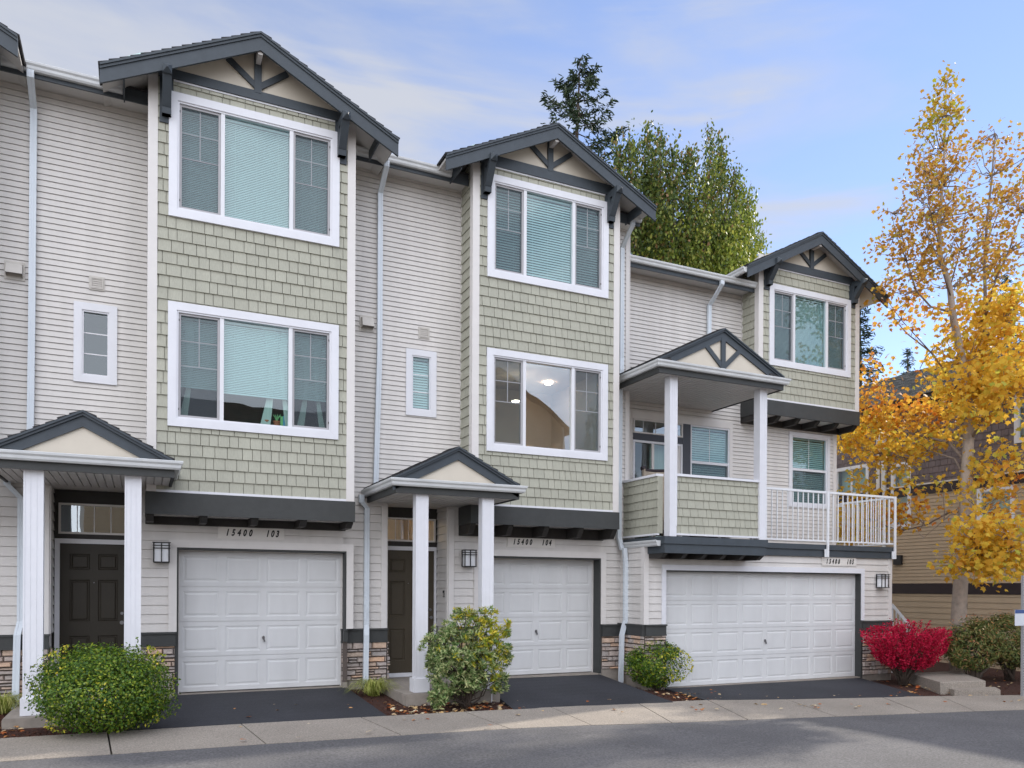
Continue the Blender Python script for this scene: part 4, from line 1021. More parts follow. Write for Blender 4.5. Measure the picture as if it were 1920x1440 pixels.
mb = MB(fr); xm = dx0+(dx1-dx0)*.40; mb.box(xm-.03, xm+.03, zdk+.04, zd2-.045, -.03, .008); mb.box(dx1-.16, dx1-.052, zdk+.04, zd2-.045, -.031, .007); mb.build('door_stile', M['trim'], sdr)
pane(fr, dx0+.045, dx1-.05, zdk+.045, zd2-.047, -.02, sdr)
room(fr, dx0+.02, dx1-.03, zdk+.02, zh-.02, 2.0, sdr, 'beigew', w0=-.13)
mb = MB(fr); mb.face(*[(dx0+.6+.05*k*(1), zz, -.25-.03*(k % 2)) for k, zz in ((0, zdk), (8, zdk), (8, zd2), (0, zd2))]); mb.build('curtain', M['curtain'], sdr)
def hung(fr, u0, u1, v0, v1, vm, casing, parent, bl=.05):
    mb = MB(fr)
    if casing: frame_ring(mb, u0, u1, v0, v1, .085, 0, .034)
    i = .08 if casing else 0
    frame_ring(mb, u0+i, u1-i, v0+i, v1-i, .035, -.05, .018); mb.box(u0+i+.02, u1-i-.02, vm-.028, vm+.028, -.049, .012)
    wn = mb.build('window', M['white'], parent); i += .035
    pane(fr, u0+i, u1-i, vm+.028, v1-i, -.015, wn); pane(fr, u0+i, u1-i, v0+i, vm-.028, -.030, wn)
    mb = MB(fr); xm = (u0+u1)/2; mb.box(xm-.006, xm+.006, vm+.028, v1-i, -.014, -.009); zz = vm+(v1-vm)*.5; mb.build('grille', M['vinyl'], wn)
    mb = MB(fr); mb.face((u0+i, v0+i, -.020), (u1-i, v0+i, -.020), (u1-i, vm-.03, -.020), (u0+i, vm-.03, -.020)); mb.build('insect_screen', M['screen'], wn)
    blinds(fr, u0+i, u1-i, v0+i, v1-i, -.085, bl, wn); room(fr, u0+i-.01, u1-i+.01, v0+i-.01, v1-i+.01, .6, wn, w0=-.125)
    return wn
hung(fr, wx0, wx1, zdk+.25, zh-.002, zpx(1330, 869, W5), False, H5)
hung(fr, v0x, v1x, vz0, vz1, zpx(1515, 882, W5), True, H5, .045)
# bay 105
b5 = (12.078, 15.060); zb5 = zpx(1500, 757, B5)
band5 = (zpx(1466, 504, B5-.04), zpx(1470, 491, B5-.04))
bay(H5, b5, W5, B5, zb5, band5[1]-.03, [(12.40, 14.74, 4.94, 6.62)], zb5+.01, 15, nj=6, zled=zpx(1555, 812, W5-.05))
triple_window(front(B5), 12.35, 14.79, 4.89, 6.67, H5, .0254)
cx5 = sum(b5)/2
rf5, sl5 = gable(H5, cx5, 12.89, B5, 2.083, 6.80, 7.89, 0, 0, overhang_back=16.5)
gable_face(H5, cx5, b5[0], b5[1], B5, None, band5, 12.89, sl5, 7.89)
for xx in (b5[0]+.215, b5[1]-.215): bracket(xx, B5, band5[1]-.12, band5[1]-.62, B5-12.89+.06, H5)
mb = MB(); gutter(mb, (cx5-2.083, 16.4, 6.66), (cx5-2.083, 12.93, 6.66), (-1, 0, 0)); mb.build('gutter', M['gutter'], rf5)
mb = MB(); mb.box(8.70, b5[0]-.003, W5-.42, W5-.395, zev5-.10, zev5+.08); fs5 = mb.build('eave_fascia', M['dark'], H5)
mb = MB(); gutter(mb, (8.68, W5-.421, zev5-.02), (b5[0]-.004, W5-.421, zev5-.02), (0, -1, 0)); mb.build('gutter', M['gutter'], H5)
mb = MB(); mb.box(8.70, b5[0]-.003, W5-.394, W5, zev5-.03, zev5-.015); mb.build('eave_soffit', M['soffit'], fs5)
mb = MB(); mb.hexa([(8.69, W5-.42, zev5+.09), (15.3, W5-.42, zev5+.09), (15.3, W5+8.2, zev5+.5), (8.69, W5+8.2, zev5+.5), (8.69, W5-.42, zev5+.11), (15.3, W5-.42, zev5+.11), (15.3, W5+8.2, zev5+.53), (8.69, W5+8.2, zev5+.53)]); mb.build('main_roof', M['roof'], H5)
# higher gable end wall of 104 above the lower roof
mb = MB(right(8.68)); siding(mb, Y4, Y4+9, zev5-.3, ZG4+.1, EXU); mb.fr = None; mb.box(8.55, 8.66, Y4+.14, Y4+9, -1.5, ZG4+.08); mb.build('side_wall', M['siding'], H4)
# pipes of 105
x = PX(1330, W5-.06, 566)
downspout([(x, W5-.47, zev5-.02), (x, W5-.47, zev5-.10), (x, W5-.06, zev5-.42), (x-.01, W5-.06, 4.6)], H5)
x = P(1166, 458, Y=Y4-.06).x
gx = x
downspout([(gx, Y4-.43, ZG4-.03), (gx, Y4-.43, ZG4-.12), (gx, Y4-.06, ZG4-.42), (gx, Y4-.06, 4.5), (gx-.04, Y4-.12, 4.25), (gx-.05, Y4-.10, 3.9), (gx-.06, Y4-.10, zdk+.05), (gx-.02, Y4-.16, zdk-.2)], H4)
x = PX(1174, Y4-.25)
downspout([(x-.03, Y4-.25, zm_-.04), (x, Y4-.25, zm_-.35), (x, Y4-.25, zpx(1174, 1163, 12.9)), (x-.10, Y4-.28, zpx(1170, 1190, 12.9)), (x-.12, Y4-.28, -1.80)], H5)
# wicker chair on the balcony
q = P(1236, 876, Y=13.05); chz = zdk-.02
wc = empty('balcony_chair', (q.x, q.y, chz)); tag(wc, 'pale woven tub chair with a dark rounded top edge on the balcony of 105', 'chair')
mb = MB(); pts = []
zc_ = q.z
for k in range(13):
    a = math.pi*(k/12); pts.append((q.x-.36*math.cos(a), q.y+.0+.30*math.sin(a), 0))
mb2 = MB()
for (a, b_) in zip(pts, pts[1:]): mb2.hexa([(a[0], a[1], chz+.15), (b_[0], b_[1], chz+.15), (b_[0]*.97+q.x*.03, b_[1]-.03, chz+.15), (a[0]*.97+q.x*.03, a[1]-.03, chz+.15), (a[0], a[1], zc_-.06), (b_[0], b_[1], zc_-.06), (b_[0]*.97+q.x*.03, b_[1]-.03, zc_-.06), (a[0]*.97+q.x*.03, a[1]-.03, zc_-.06)])
mb2.build('backrest', M['wicker'], wc)
mb.tube([(a[0], a[1], zc_-.03) for a in pts], .035, 8); mb.build('back_rim', M['cushion'], wc)
mb = MB(); mb.box(q.x-.33, q.x+.33, q.y-.30, q.y+.22, chz+.22, chz+.42); mb.build('seat', M['wicker'], wc)
for sx in (-1, 1):
    for yy in (-.26, .16): mb = MB(); mb.tube([(q.x+sx*.29, q.y+yy, chz), (q.x+sx*.29, q.y+yy, chz+.22)], .02, 8); mb.build('leg', M['wicker'], wc)

# ------------------------------------------------------------------ ground
def strip(name, A, B, mat_, th=.02, sub=1, kind='structure', under=True):
    mb = MB()
    n = len(A)
    for k in range(n-1):
        for j in range(sub):
            f0, f1 = j/sub, (j+1)/sub
            a, b, c, d = [Vector(A[k]).lerp(Vector(B[k]), f0), Vector(A[k+1]).lerp(Vector(B[k+1]), f0), Vector(A[k+1]).lerp(Vector(B[k+1]), f1), Vector(A[k]).lerp(Vector(B[k]), f1)]
            mb.face(a, b, c, d)
    o = mb.build(name, mat_); o['kind'] = kind; return o
BP = [(-25, 9.9, -1.55), (-8, 10.25, -1.66), (-2, 10.38, -1.70)]+[tuple(P(a, b, Z=z)) for a, b, z in ((437, 1359, -1.73), (725, 1343, -1.765), (963, 1330, -1.80), (1140, 1321.5, -1.845), (1325, 1313, -1.92), (1500, 1310, -1.96), (1734, 1306, -2.0), (1860, 1304, -2.02))]+[(20, 8.5, -2.08), (40, 2, -2.2)]
RE = [(-25, 8.9, -1.58), (-8, 9.2, -1.70), (-2, 9.3, -1.75), (1.2, 9.35, -1.79), (3.3, 9.42, -1.83), (5.2, 9.50, -1.88)]+[tuple(P(a, b, Z=z)) for a, b, z in ((1200, 1358, -1.935), (1400, 1350, -1.985), (1600, 1342.5, -2.02), (1800, 1335, -2.045), (1920, 1330, -2.06))]+[(19.6, 7.3, -2.1), (38, 1, -2.2)]
# bed behind the pavement, up to the houses
BK = [(-25, 13.6, -1.6), (-8, 13.5, -1.66), (-2, 13.5, -1.665), (1, 13.5, -1.665), (3.1, 13.5, -1.665), (5.4, 13.5, -1.67), (7.4, 13.5, -1.68), (8.9, 13.2, -1.86), (11, 12.9, -1.92), (15.0, 12.9, -1.94), (19, 15, -1.96), (26, 18, -2.0), (60, 25, -2.1)]
strip('planting_bed', [(x, y, z-.03) for x, y, z in BP], [(x, y, z-.03) for x, y, z in BK], M['mulch'], sub=3)
strip('road', RE, [(-25, -3, -1.75), (-8, -3, -1.75), (-2, -3, -1.78), (1, -3, -1.8), (3, -3, -1.82), (5, -3, -1.85), (7, -3, -1.88), (10, -3, -1.9), (12, -3, -1.93), (14, -3, -1.95), (16, -3, -1.97), (20, -3, -2), (36, -6, -2.1)], M['road'], sub=4)
mb = MB(); mb.face((-400, -400, -2.6), (400, -400, -2.6), (400, 500, -2.6), (-400, 500, -2.6)); g0 = mb.build('ground', mat('far_ground', (.08, .09, .05), .95, .3, 2)); g0['kind'] = 'structure'
mb = MB(); mb.face((-60, -3.0, -1.8), (60, -3.0, -1.9), (60, -40, -1.8), (-60, -40, -1.7)); g0 = mb.build('far_pavement', M['conc2']); g0['kind'] = 'structure'
# pavement slabs with open joints
def polyat(PL, s):
    k = min(int(s), len(PL)-2); f = s-k; return Vector(PL[k]).lerp(Vector(PL[k+1]), f)
mb = MB(); s = 0.0; cuts = []
while s < len(BP)-1:
    a = polyat(BP, s); seg = (Vector(BP[min(int(s)+1, len(BP)-1)])-Vector(BP[int(s)])).length
    cuts.append(s); s += 1.55/seg
for a, b in zip(cuts, cuts[1:]):
    e = (b-a)*.006
    p = [polyat(BP, a+e), polyat(BP, b-e), polyat(RE, b-e), polyat(RE, a+e)]
    mb.hexa([v-Vector((0, 0, .10)) for v in p]+[v+Vector((0, 0, .006)) for v in p])
sw_ = mb.build('sidewalk', M['conc2']); sw_['kind'] = 'structure'
def drive(name, bl, br, frr, fl, label=None):
    mb = MB(); n = 10
    bl, br, frr, fl = map(Vector, (bl, br, frr, fl))
    for i in range(n):
        a0, a1 = fl.lerp(bl, i/n), fl.lerp(bl, (i+1)/n); b0, b1 = frr.lerp(br, i/n), frr.lerp(br, (i+1)/n)
        mb.hexa([a0-_u*.06, b0-_u*.06, b1-_u*.06, a1-_u*.06, a0+_u*.004, b0+_u*.004, b1+_u*.004, a1+_u*.004])
    o = mb.build(name, M['asphalt']); o['kind'] = 'structure'; return o
UP = Vector((0, 0, .004))
drive('driveway', (PX(334, Y3), Y3+.14, -1.645), (PX(651, Y3), Y3+.14, -1.645), P(727, 1343.5, Z=-1.765), P(240, 1369, Z=-1.72))
drive('driveway', (PX(900, Y4), Y4+.2, -1.645), (PX(1128, Y4), Y4+.2, -1.65), P(1262, 1316.5, Z=-1.885), P(963, 1330.5, Z=-1.80))
drive('driveway', (PX(1248, G5), G5+.10, -1.885), (PX(1616, G5), G5+.10, -1.905), P(1734, 1306.5, Z=-2.0), P(1326, 1313.5, Z=-1.92))
mb = MB()
for a, b_, y, z in ((PX(334, Y3)-.0, PX(651, Y3)+.0, Y3+.02, -1.65), (PX(900, Y4), PX(1128, Y4), Y4+.02, -1.65), (PX(1249, G5), PX(1616, G5), G5-.02, -1.895)):
    mb.box(a, b_, y, y+.35, z-.2, z+.012)
st = mb.build('garage_apron', M['concrete']); st['kind'] = 'structure'

# ------------------------------------------------------------------ neighbouring house on the right
XN = 20.3
NH = empty('neighbour_house', (XN+3, 15, -2.0)); tag(NH, 'tan and mauve house behind the yellow maple, its side wall running away from the street', 'house')
yN0, yN1 = 7.6, 21.5
def nz_(px, py): return P(px, py, X=XN).z
def ny_(px, py): return P(px, py, X=XN).y
zl0, zl1 = nz_(1700, 1113), nz_(1700, 1094)
zu0, zu1 = nz_(1712, 929.5), nz_(1712, 911)
zeN = 5.45
fN = left(XN)
# local u grows with Y
wins = [(ny_(1960, 900), ny_(1903, 785), nz_(1903, 832), nz_(1903, 738), 'upper'), (ny_(1903, 960), ny_(1833, 955), nz_(1833, 1003), nz_(1833, 917), 'lower'), (ny_(1709, 900), ny_(1672, 900), nz_(1700, 990), nz_(1700, 866), 'tall'), (ny_(1630, 900), ny_(1566, 900), nz_(1600, 948), nz_(1600, 874), 'far')]
hN = [(a+.05, b+.05 if False else b-.05, c+.05, d-.05) for a, b, c, d, _ in wins]
mb = MB(fN); siding(mb, yN0, yN1, -2.05, zl0, .16); siding(mb, yN0, yN1, zl1, zu0, .10, hN)
body(mb, yN0, yN1, -2.2, zeN, holes=hN)
mb.fr = front(yN0); siding(mb, XN, XN+8, -2.05, zu0, .12); mb.fr = None
mb.box(XN+.14, XN+8, yN0+.018, yN0+.1, -2.2, zeN); mb.box(XN+7.9, XN+8, yN0+.1, yN1, -2.2, zeN); mb.box(XN+.12, XN+7.9, yN1-.1, yN1, -2.2, zeN)
mb.build('wall', M['nbeige'], NH)
mb = MB(fN); shingles(mb, yN0, yN1, zu1, zeN, ex=.175, holes=hN, seed=91); mb.fr = front(yN0); shingles(mb, XN, XN+8, zu1, zeN, ex=.175, seed=92); mb.build('shingle_wall', M['nmauve'], NH)
mb = MB(fN); mb.box(yN0-.03, yN1, zl0, zl1, 0, .03); mb.build('plum_band', M['nband'], NH)
mb = MB(fN); mb.box(yN0-.03, yN1, zu0, zu1, 0, .035); mb.build('plum_band', M['nband'], NH)
mb = MB(fN); mb.box(yN0-.03, yN1, zu1-.01, zu1+.03, .036, .05); mb.build('drip_edge', M['trim'], NH)
for a, b, c, d, _ in wins:
    mb = MB(fN); frame_ring(mb, a, b, c, d, .10, 0, .04); frame_ring(mb, a+.09, b-.09, c+.09, d-.09, .03, -.05, .02)
    wn = mb.build('window', M['white'], NH)
    if _ == 'far': mb = MB(fN); xm = (a+b)/2; mb.box(xm-.03, xm+.03, c+.1, d-.1, -.04, .02); mb.build('mullion', M['white'], wn)
    pane(fN, a+.12, b-.12, c+.12, d-.12, -.02, wn); room(fN, a+.1, b-.1, c+.1, d-.1, .7, wn, w0=-.13)
    mb = MB(fN); mb.face((a+.1, c+.1, -.2), (b-.1, c+.1, -.2), (b-.1, d-.1, -.2), (a+.1, d-.1, -.2)); mb.build('curtain', M['curtain'], wn)
for (pa, pb) in ((1645, 1652), (1655, 1661)):
    y_ = ny_((pa+pb)/2, 880); mb = MB(fN); mb.box(y_-.06, y_+.06, nz_(1650, 930) if False else zu1, zeN-.2, .02, .06); mb.build('corner_board', M['trim'], NH)
mb = MB(); roof_slab(mb, (XN-.65, yN1+.5, zeN), (XN-.65, yN0-.6, zeN), (XN+4, yN0-.6, zeN+2.15), (XN+4, yN1+.5, zeN+2.15)); roof_slab(mb, (XN+8.6, yN1+.5, zeN), (XN+8.6, yN0-.6, zeN), (XN+4, yN0-.6, zeN+2.15), (XN+4, yN1+.5, zeN+2.15))
mb.build('roof', M['nroof'], NH)
mb = MB(); mb.box(XN-.62, XN+8.5, yN0-.5, yN1+.4, zeN-.10, zeN-.02); mb.prism([(XN-.5, zeN), (XN+8.5, zeN), (XN+4, zeN+2.0)], yN0-.5, yN0-.4, lambda a, b, c: (a, c, b)); mb.prism([(XN-.5, zeN), (XN+8.5, zeN), (XN+4, zeN+2.0)], yN1+.2, yN1+.3, lambda a, b, c: (a, c, b)); mb.build('eave', M['nband'], NH)
q = P(1685, 1050, X=XN-.02); mb = MB(fN); mb.box(q.y-.13, q.y+.13, q.z-.14, q.z+.14, .012, .10); mb.build('wall_light', M['black'], NH)
mb = MB(fN); dy = ny_(1654, 900); mb.box(dy-.2, dy-.11, -1.9, 5.3, .06, .12); mb.build('downspout', M['gutter'], NH)

# stair and handrail beside 105
SR = empty('stair_rail', (15.5, 14.2, -1.9)); tag(SR, 'white sloping stair handrail just right of the 105 garage corner', 'handrail')
a = P(1672, 1133, Y=13.4); b_ = P(1712, 1180, Y=13.0)
mb = MB(); mb.beam(a, b_, .05, .06); mb.build('top_rail', M['rail'], SR)
mb = MB(); mb.beam(a-_u*.75, b_-_u*.75, .04, .04); mb.build('bottom_rail', M['rail'], SR)
for k in range(6):
    p = a.lerp(b_, (k+.3)/6); mb = MB(); mb.box(p.x-.011, p.x+.011, p.y-.011, p.y+.011, p.z-.77, p.z-.01); mb.build('baluster', M['rail'], SR)
for p in (a, b_): mb = MB(); mb.box(p.x-.025, p.x+.025, p.y-.025, p.y+.025, -2.0, p.z-.005); mb.build('rail_post', M['rail'], SR)

# concrete steps at the pavement
ST = empty('concrete_steps', (14.7, 10.6, -2.02)); tag(ST, 'two low exposed-concrete steps between the red bush and the pavement', 'steps')
q0, q1, q2 = P(1765, 1304, Z=-2.02), P(1877, 1302, Z=-2.02), P(1845, 1281, Z=-1.80)
def slabq(name, pts, z0, z1, m):
    mb = MB(); n = len(pts); lo = [mb.pt((x, y, z0)) for x, y in pts]; hi = [mb.pt((x, y, z1)) for x, y in pts]
    c = Vector((sum(p[0] for p in pts)/n, sum(p[1] for p in pts)/n)); hj = [mb.pt((x+(c.x-x)*.012, y+(c.y-y)*.012, z1+.012)) for x, y in pts]
    mb.f.append(lo[::-1]); mb.f.append(hj); mb.mi += [0, 0]
    for k in range(n):
        for A, B in ((lo, hi), (hi, hj)): mb.f.append([A[k], A[(k+1) % n], B[(k+1) % n], B[k]]); mb.mi.append(0)
    return mb.build(name, M['conc2'], m)
lo = [P(1790, 1304.5, Z=-2.03), P(1876, 1304.5, Z=-2.03), P(1866, 1289.5, Z=-1.93), P(1770, 1289.5, Z=-1.93)]
slabq('lower_step', [(v.x, v.y) for v in lo], -2.08, -1.925, ST)
up_ = [P(1763, 1280, Z=-1.80), P(1848, 1277.5, Z=-1.80), P(1795, 1259, Z=-1.80), P(1705, 1263, Z=-1.80)]
slabq('upper_step', [(v.x, v.y) for v in up_], -2.05, -1.80, ST)
# post with a notice at the right edge
q = P(1917, 1303, Z=-2.0)
SP = empty('sign_post', (q.x, q.y, -2.0)); tag(SP, 'perforated steel post with a blue-topped white notice at the right edge', 'sign post')
zt_ = P(1917, 1079, Y=q.y).z
mb = MB(); mb.box(q.x-.022, q.x+.022, q.y-.022, q.y+.022, -2.05, zt_)
k = 0
mb.build('post', M['galv'], SP)
mb = MB()
while -1.9+k*.05 < zt_-.03:
    mb.box(q.x-.006, q.x+.006, q.y-.0245, q.y-.0225, -1.9+k*.05, -1.885+k*.05); k += 1
mb.build('holes', M['black'], SP)
za, zb2, zc2 = (P(1912, y, Y=q.y).z for y in (1143, 1150, 1173))
xa = P(1903, 1150, Y=q.y-.03).x
mb = MB(); mb.box(xa, xa+.40, q.y-.034, q.y-.026, zc2, za); sg = mb.build('notice_board', M['signwhite'], SP)
mb = MB(); mb.box(xa, xa+.40, q.y-.0365, q.y-.0345, zb2, za-.002); mb.build('blue_header', M['signblue'], sg)
# white garden stake
q = P(922, 1318, Z=-1.80); mb = MB(); mb.box(q.x-.008, q.x+.008, q.y-.004, q.y+.004, -1.85, P(922, 1283, Y=q.y).z); tag(mb.build('garden_stake', M['white']), 'thin white stake in the mulch right of the variegated bush', 'stake')

# ------------------------------------------------------------------ houses across the road, seen only as reflections
for k, (xc, wd, zr, ze, yb) in enumerate(((3.0, 11, 9.3, 6.9, -14), (12.4, 5.5, 8.6, 6.6, -14.5), (17.8, 8.6, 12.1, 9.3, -15))):
    OP = empty('house_opposite', (xc, yb, -1.8)); tag(OP, ['low brown-roofed house across the road, reflected in the window left of the first porch', 'brown-roofed house across the road between its two neighbours', 'tall gabled house across the road, reflected in the lower window of 104'][k], 'house', 'houses across the road')
    mb = MB(lambda u, v, w_: (u, yb+w_, v)); siding(mb, xc-wd/2, xc+wd/2, -1.8, ze, .2); mb.fr = None; mb.box(xc-wd/2, xc+wd/2, yb-7, yb-.01, -1.8, ze)
    if k == 2: mb.prism([(xc-wd/2, ze), (xc+wd/2, ze), (xc, zr)], yb-7, yb, lambda a, b, c: (a, c, b))
    mb.build('wall', M['nbeige'], OP)
    mb = MB()
    if k < 2: roof_slab(mb, (xc-wd/2-.4, yb+.6, ze), (xc+wd/2+.4, yb+.6, ze), (xc+wd/2+.4, yb-3.5, zr), (xc-wd/2-.4, yb-3.5, zr))
    else:
        for s in (-1, 1): roof_slab(mb, (xc+s*(wd/2+.5), yb+.6, ze-.3), (xc+s*(wd/2+.5), yb-7, ze-.3), (xc, yb-7, zr+.1), (xc, yb+.6, zr+.1))
    mb.build('roof', mat('brown_roof%d' % k, (.12, .092, .075), .9, .3, 30, island=.3), OP)
    for wx in (-.25, .25):
        for wz in (0, 3.0):
            mb = MB(lambda u, v, w_: (u, yb+w_, v)); frame_ring(mb, xc+wx*wd-.7, xc+wx*wd+.7, wz-.2, wz+1.4, .12, 0, .05); wn = mb.build('window', M['white'], OP)
            mb = MB(lambda u, v, w_: (u, yb+w_, v)); mb.box(xc+wx*wd-.58, xc+wx*wd+.58, wz-.08, wz+1.28, .0, .02); mb.build('pane', M['darkroom'], wn)
    mb = MB(lambda u, v, w_: (u, yb+w_, v)); mb.box(xc+wd/2-.12, xc+wd/2, -1.8, ze, .0, .05); mb.box(xc-wd/2, xc-wd/2+.12, -1.8, ze, .0, .05); mb.build('corner_board', M['trim'], OP)

# ------------------------------------------------------------------ vegetation
g = np.random.default_rng(11)
SH = {
 'oval': np.array([(0, -.5), (.26, -.12), (.24, .2), (0, .5), (-.24, .2), (-.26, -.12)]),
 'lance': np.array([(0, -.5), (.11, -.1), (.10, .2), (0, .5), (-.10, .2), (-.11, -.1)]),
 'diamond': np.array([(0, -.5), (.30, 0), (0, .5), (-.30, 0)]),
 'maple': np.array([(0, -.42), (.14, -.25), (.40, -.30), (.34, -.08), (.52, .16), (.24, .18), (.18, .30), (0, .55), (-.18, .30), (-.24, .18), (-.52, .16), (-.34, -.08), (-.40, -.30), (-.14, -.25)]),
 'needle': np.array([(-.5, -.05), (.5, -.11), (.62, 0), (.5, .11), (-.5, .05)]),
}
def leaves(name, C_, size, shape, mat_, parent=None, N_=None, up=None, spread=1.0, curl=.18, axis=None):
    """one mesh of many separate leaves; C_ centres (n,3), N_ preferred normals, axis preferred leaf direction"""
    n = len(C_); s = SH[shape]; k = len(s)
    size = np.broadcast_to(size, (n,))*g.uniform(.7, 1.25, n)
    nr = g.normal(size=(n, 3))
    if N_ is not None: nr = nr*spread + N_*1.2
    nr /= np.linalg.norm(nr, axis=1)[:, None]+1e-9
    t = g.normal(size=(n, 3)) if axis is None else axis+g.normal(size=(n, 3))*.45
    t -= nr*(t*nr).sum(1)[:, None]; t /= np.linalg.norm(t, axis=1)[:, None]+1e-9
    b = np.cross(nr, t)
    V = C_[:, None, :] + size[:, None, None]*(s[None, :, 0, None]*b[:, None, :] + s[None, :, 1, None]*t[:, None, :] + (-curl*2*(s[None, :, 0, None]**2+.5*s[None, :, 1, None]**2))*nr[:, None, :])
    me = bpy.data.meshes.new(name); V = V.reshape(-1, 3)
    me.vertices.add(n*k); me.vertices.foreach_set('co', V.ravel().astype(np.float32))
    me.loops.add(n*k); me.loops.foreach_set('vertex_index', np.arange(n*k, dtype=np.int32))
    me.polygons.add(n); me.polygons.foreach_set('loop_start', np.arange(0, n*k, k, dtype=np.int32))
    me.update(calc_edges=True); me.validate()
    me.materials.append(mat_)
    o = bpy.data.objects.new(name, me); col.objects.link(o)
    if parent: o.parent = parent; o.matrix_parent_inverse = parent_inv(parent)
    return o
def ball(n, c, r, shell=.55):
    d = g.normal(size=(n, 3)); d /= np.linalg.norm(d, axis=1)[:, None]
    rr = g.uniform(shell**3, 1, n)**(1/3)
    return np.array(c)+d*rr[:, None]*np.array(r), d
def stems(name, base, tips, mat_, parent, r0=.02, r1=.004, wig=.08, n=5):
    mb = MB()
    for t in tips:
        b = Vector(base)+Vector((g.uniform(-.06, .06), g.uniform(-.06, .06), 0)); t = Vector(t); pts = []
        for k in range(n+1):
            f = k/n; p = b.lerp(t, f); p.z += (t.z-b.z)*.18*math.sin(f*math.pi); p += Vector(g.normal(size=3))*wig*(f*(1-f)*2); pts.append(p)
        mb.tube(pts, [r0+(r1-r0)*k/n for k in range(n+1)], 5)
    return mb.build(name, mat_, parent, smooth=True)

LM = dict(
 box=leafmat('boxwood_leaf', [(0, (.026, .070, .010)), (.4, (.065, .14, .014)), (.78, (.16, .24, .02)), (1, (.30, .33, .03))], .30, .35),
 vari=leafmat('variegated_leaf', [(0, (.06, .13, .03)), (.35, (.17, .26, .08)), (.7, (.38, .44, .20)), (1, (.60, .58, .28))], .3),
 gold=leafmat('golden_tip_leaf', [(0, (.13, .23, .02)), (.5, (.42, .42, .04)), (1, (.68, .52, .06))], .3),
 red=leafmat('burning_bush_leaf', [(0, (.28, .004, .025)), (.5, (.52, .008, .055)), (1, (.72, .03, .095))], .4),
 rhod=leafmat('rhododendron_leaf', [(0, (.05, .075, .02)), (.45, (.12, .155, .04)), (.8, (.24, .23, .07)), (1, (.36, .17, .08))], .2),
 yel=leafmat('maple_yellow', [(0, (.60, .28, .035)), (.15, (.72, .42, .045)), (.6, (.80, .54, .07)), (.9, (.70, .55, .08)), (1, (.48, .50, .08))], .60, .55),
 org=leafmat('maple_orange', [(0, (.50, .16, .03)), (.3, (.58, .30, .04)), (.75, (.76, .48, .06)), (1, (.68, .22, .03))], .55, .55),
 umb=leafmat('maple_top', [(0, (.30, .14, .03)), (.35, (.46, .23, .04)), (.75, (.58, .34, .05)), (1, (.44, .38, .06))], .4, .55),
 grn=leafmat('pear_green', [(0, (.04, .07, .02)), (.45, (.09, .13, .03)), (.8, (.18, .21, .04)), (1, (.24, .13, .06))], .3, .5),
 grn2=leafmat('pear_yellow_green', [(0, (.10, .15, .02)), (.6, (.22, .26, .04)), (1, (.32, .31, .06))], .4, .5),
 con=leafmat('fir_needles', [(0, (.012, .024, .014)), (.6, (.030, .052, .026)), (1, (.060, .082, .035))], .1, .6),
 grass=leafmat('sedge_blade', [(0, (.16, .22, .03)), (.5, (.36, .40, .08)), (1, (.58, .55, .20))], .3, .5),
 fall=leafmat('fallen_leaf', [(0, (.30, .07, .02)), (.3, (.45, .14, .03)), (.6, (.55, .36, .16)), (1, (.60, .50, .34))], .1, .7),
)
def shrub(name, label, cat, c, r, n, size, shape, lm, stem=M['barkd'], lobes=14, bot=None, group=None, shell=.5, core=.35, nst=12, extra=None, flat=.75):
    """bush: leaf clumps on an uneven crown over visible stems"""
    zb = bot if bot is not None else c[2]-r[2]
    t = empty(name, (c[0], c[1], zb)); tag(t, label, cat, group)
    L_ = []; NN = []
    nl = int(n*.70)
    cen, d = ball(lobes, c, (r[0]*.80, r[1]*.80, r[2]*.80), .85)
    per = nl//lobes
    for q in range(lobes):
        k = g.uniform(.26, .40)
        p, dd = ball(per, cen[q], (r[0]*k, r[1]*k, r[2]*k*flat), .45); L_.append(p); NN.append(dd*.5+d[q]+np.array((0, 0, .5)))
    p, dd = ball(n-nl, c, (r[0]*.95, r[1]*.95, r[2]*.95), shell); p = p+g.normal(size=p.shape)*.02; L_.append(p); NN.append(dd+np.array((0, 0, .4)))
    C_ = np.concatenate(L_); NN = np.concatenate(NN); ok = C_[:, 2] > zb+.03; C_, NN = C_[ok], NN[ok]
    leaves('foliage', C_, size, shape, lm, t, N_=NN, spread=.75)
    stems('stems', (c[0], c[1], zb-.05), [Vector(cen[q % lobes]) for q in range(nst)], stem, t, r0=.011, r1=.004)
    if extra: extra(t, cen, d)
    return t
# round clipped shrub, left
S1 = P(203, 1376, Z=-1.74)
cb = (S1.x-.04, S1.y, -1.74+.54)
t1 = shrub('round_shrub', 'dense rounded green shrub with yellow tips beside the first porch column', 'shrub', cb, (.80, .72, .55), 25000, .034, 'oval', LM['box'], lobes=60, bot=-1.74, shell=.80, nst=16, flat=1)
p, d = ball(1900, cb, (.85, .76, .585), .96); p = p[p[:, 2] > -1.65]
m_ = np.array([math.sin(v[0]*5.1)*math.sin(v[2]*7.3+1)+.5*math.sin(v[0]*13) for v in p]) > .62
leaves('yellow_tips', p[m_], .036, 'oval', LM['gold'], t1, N_=(p[m_]-np.array(cb)))
tw = [(P(146, 1203, Y=S1.y-.1)), P(258, 1196, Y=S1.y), P(330, 1262, Y=S1.y)]
for q in tw:
    pts = np.array([[q.x+g.normal()*.015, q.y, q.z-.012*k*1.3] for k in range(10)]); leaves('yellow_tips', pts, .045, 'oval', LM['box'], t1)
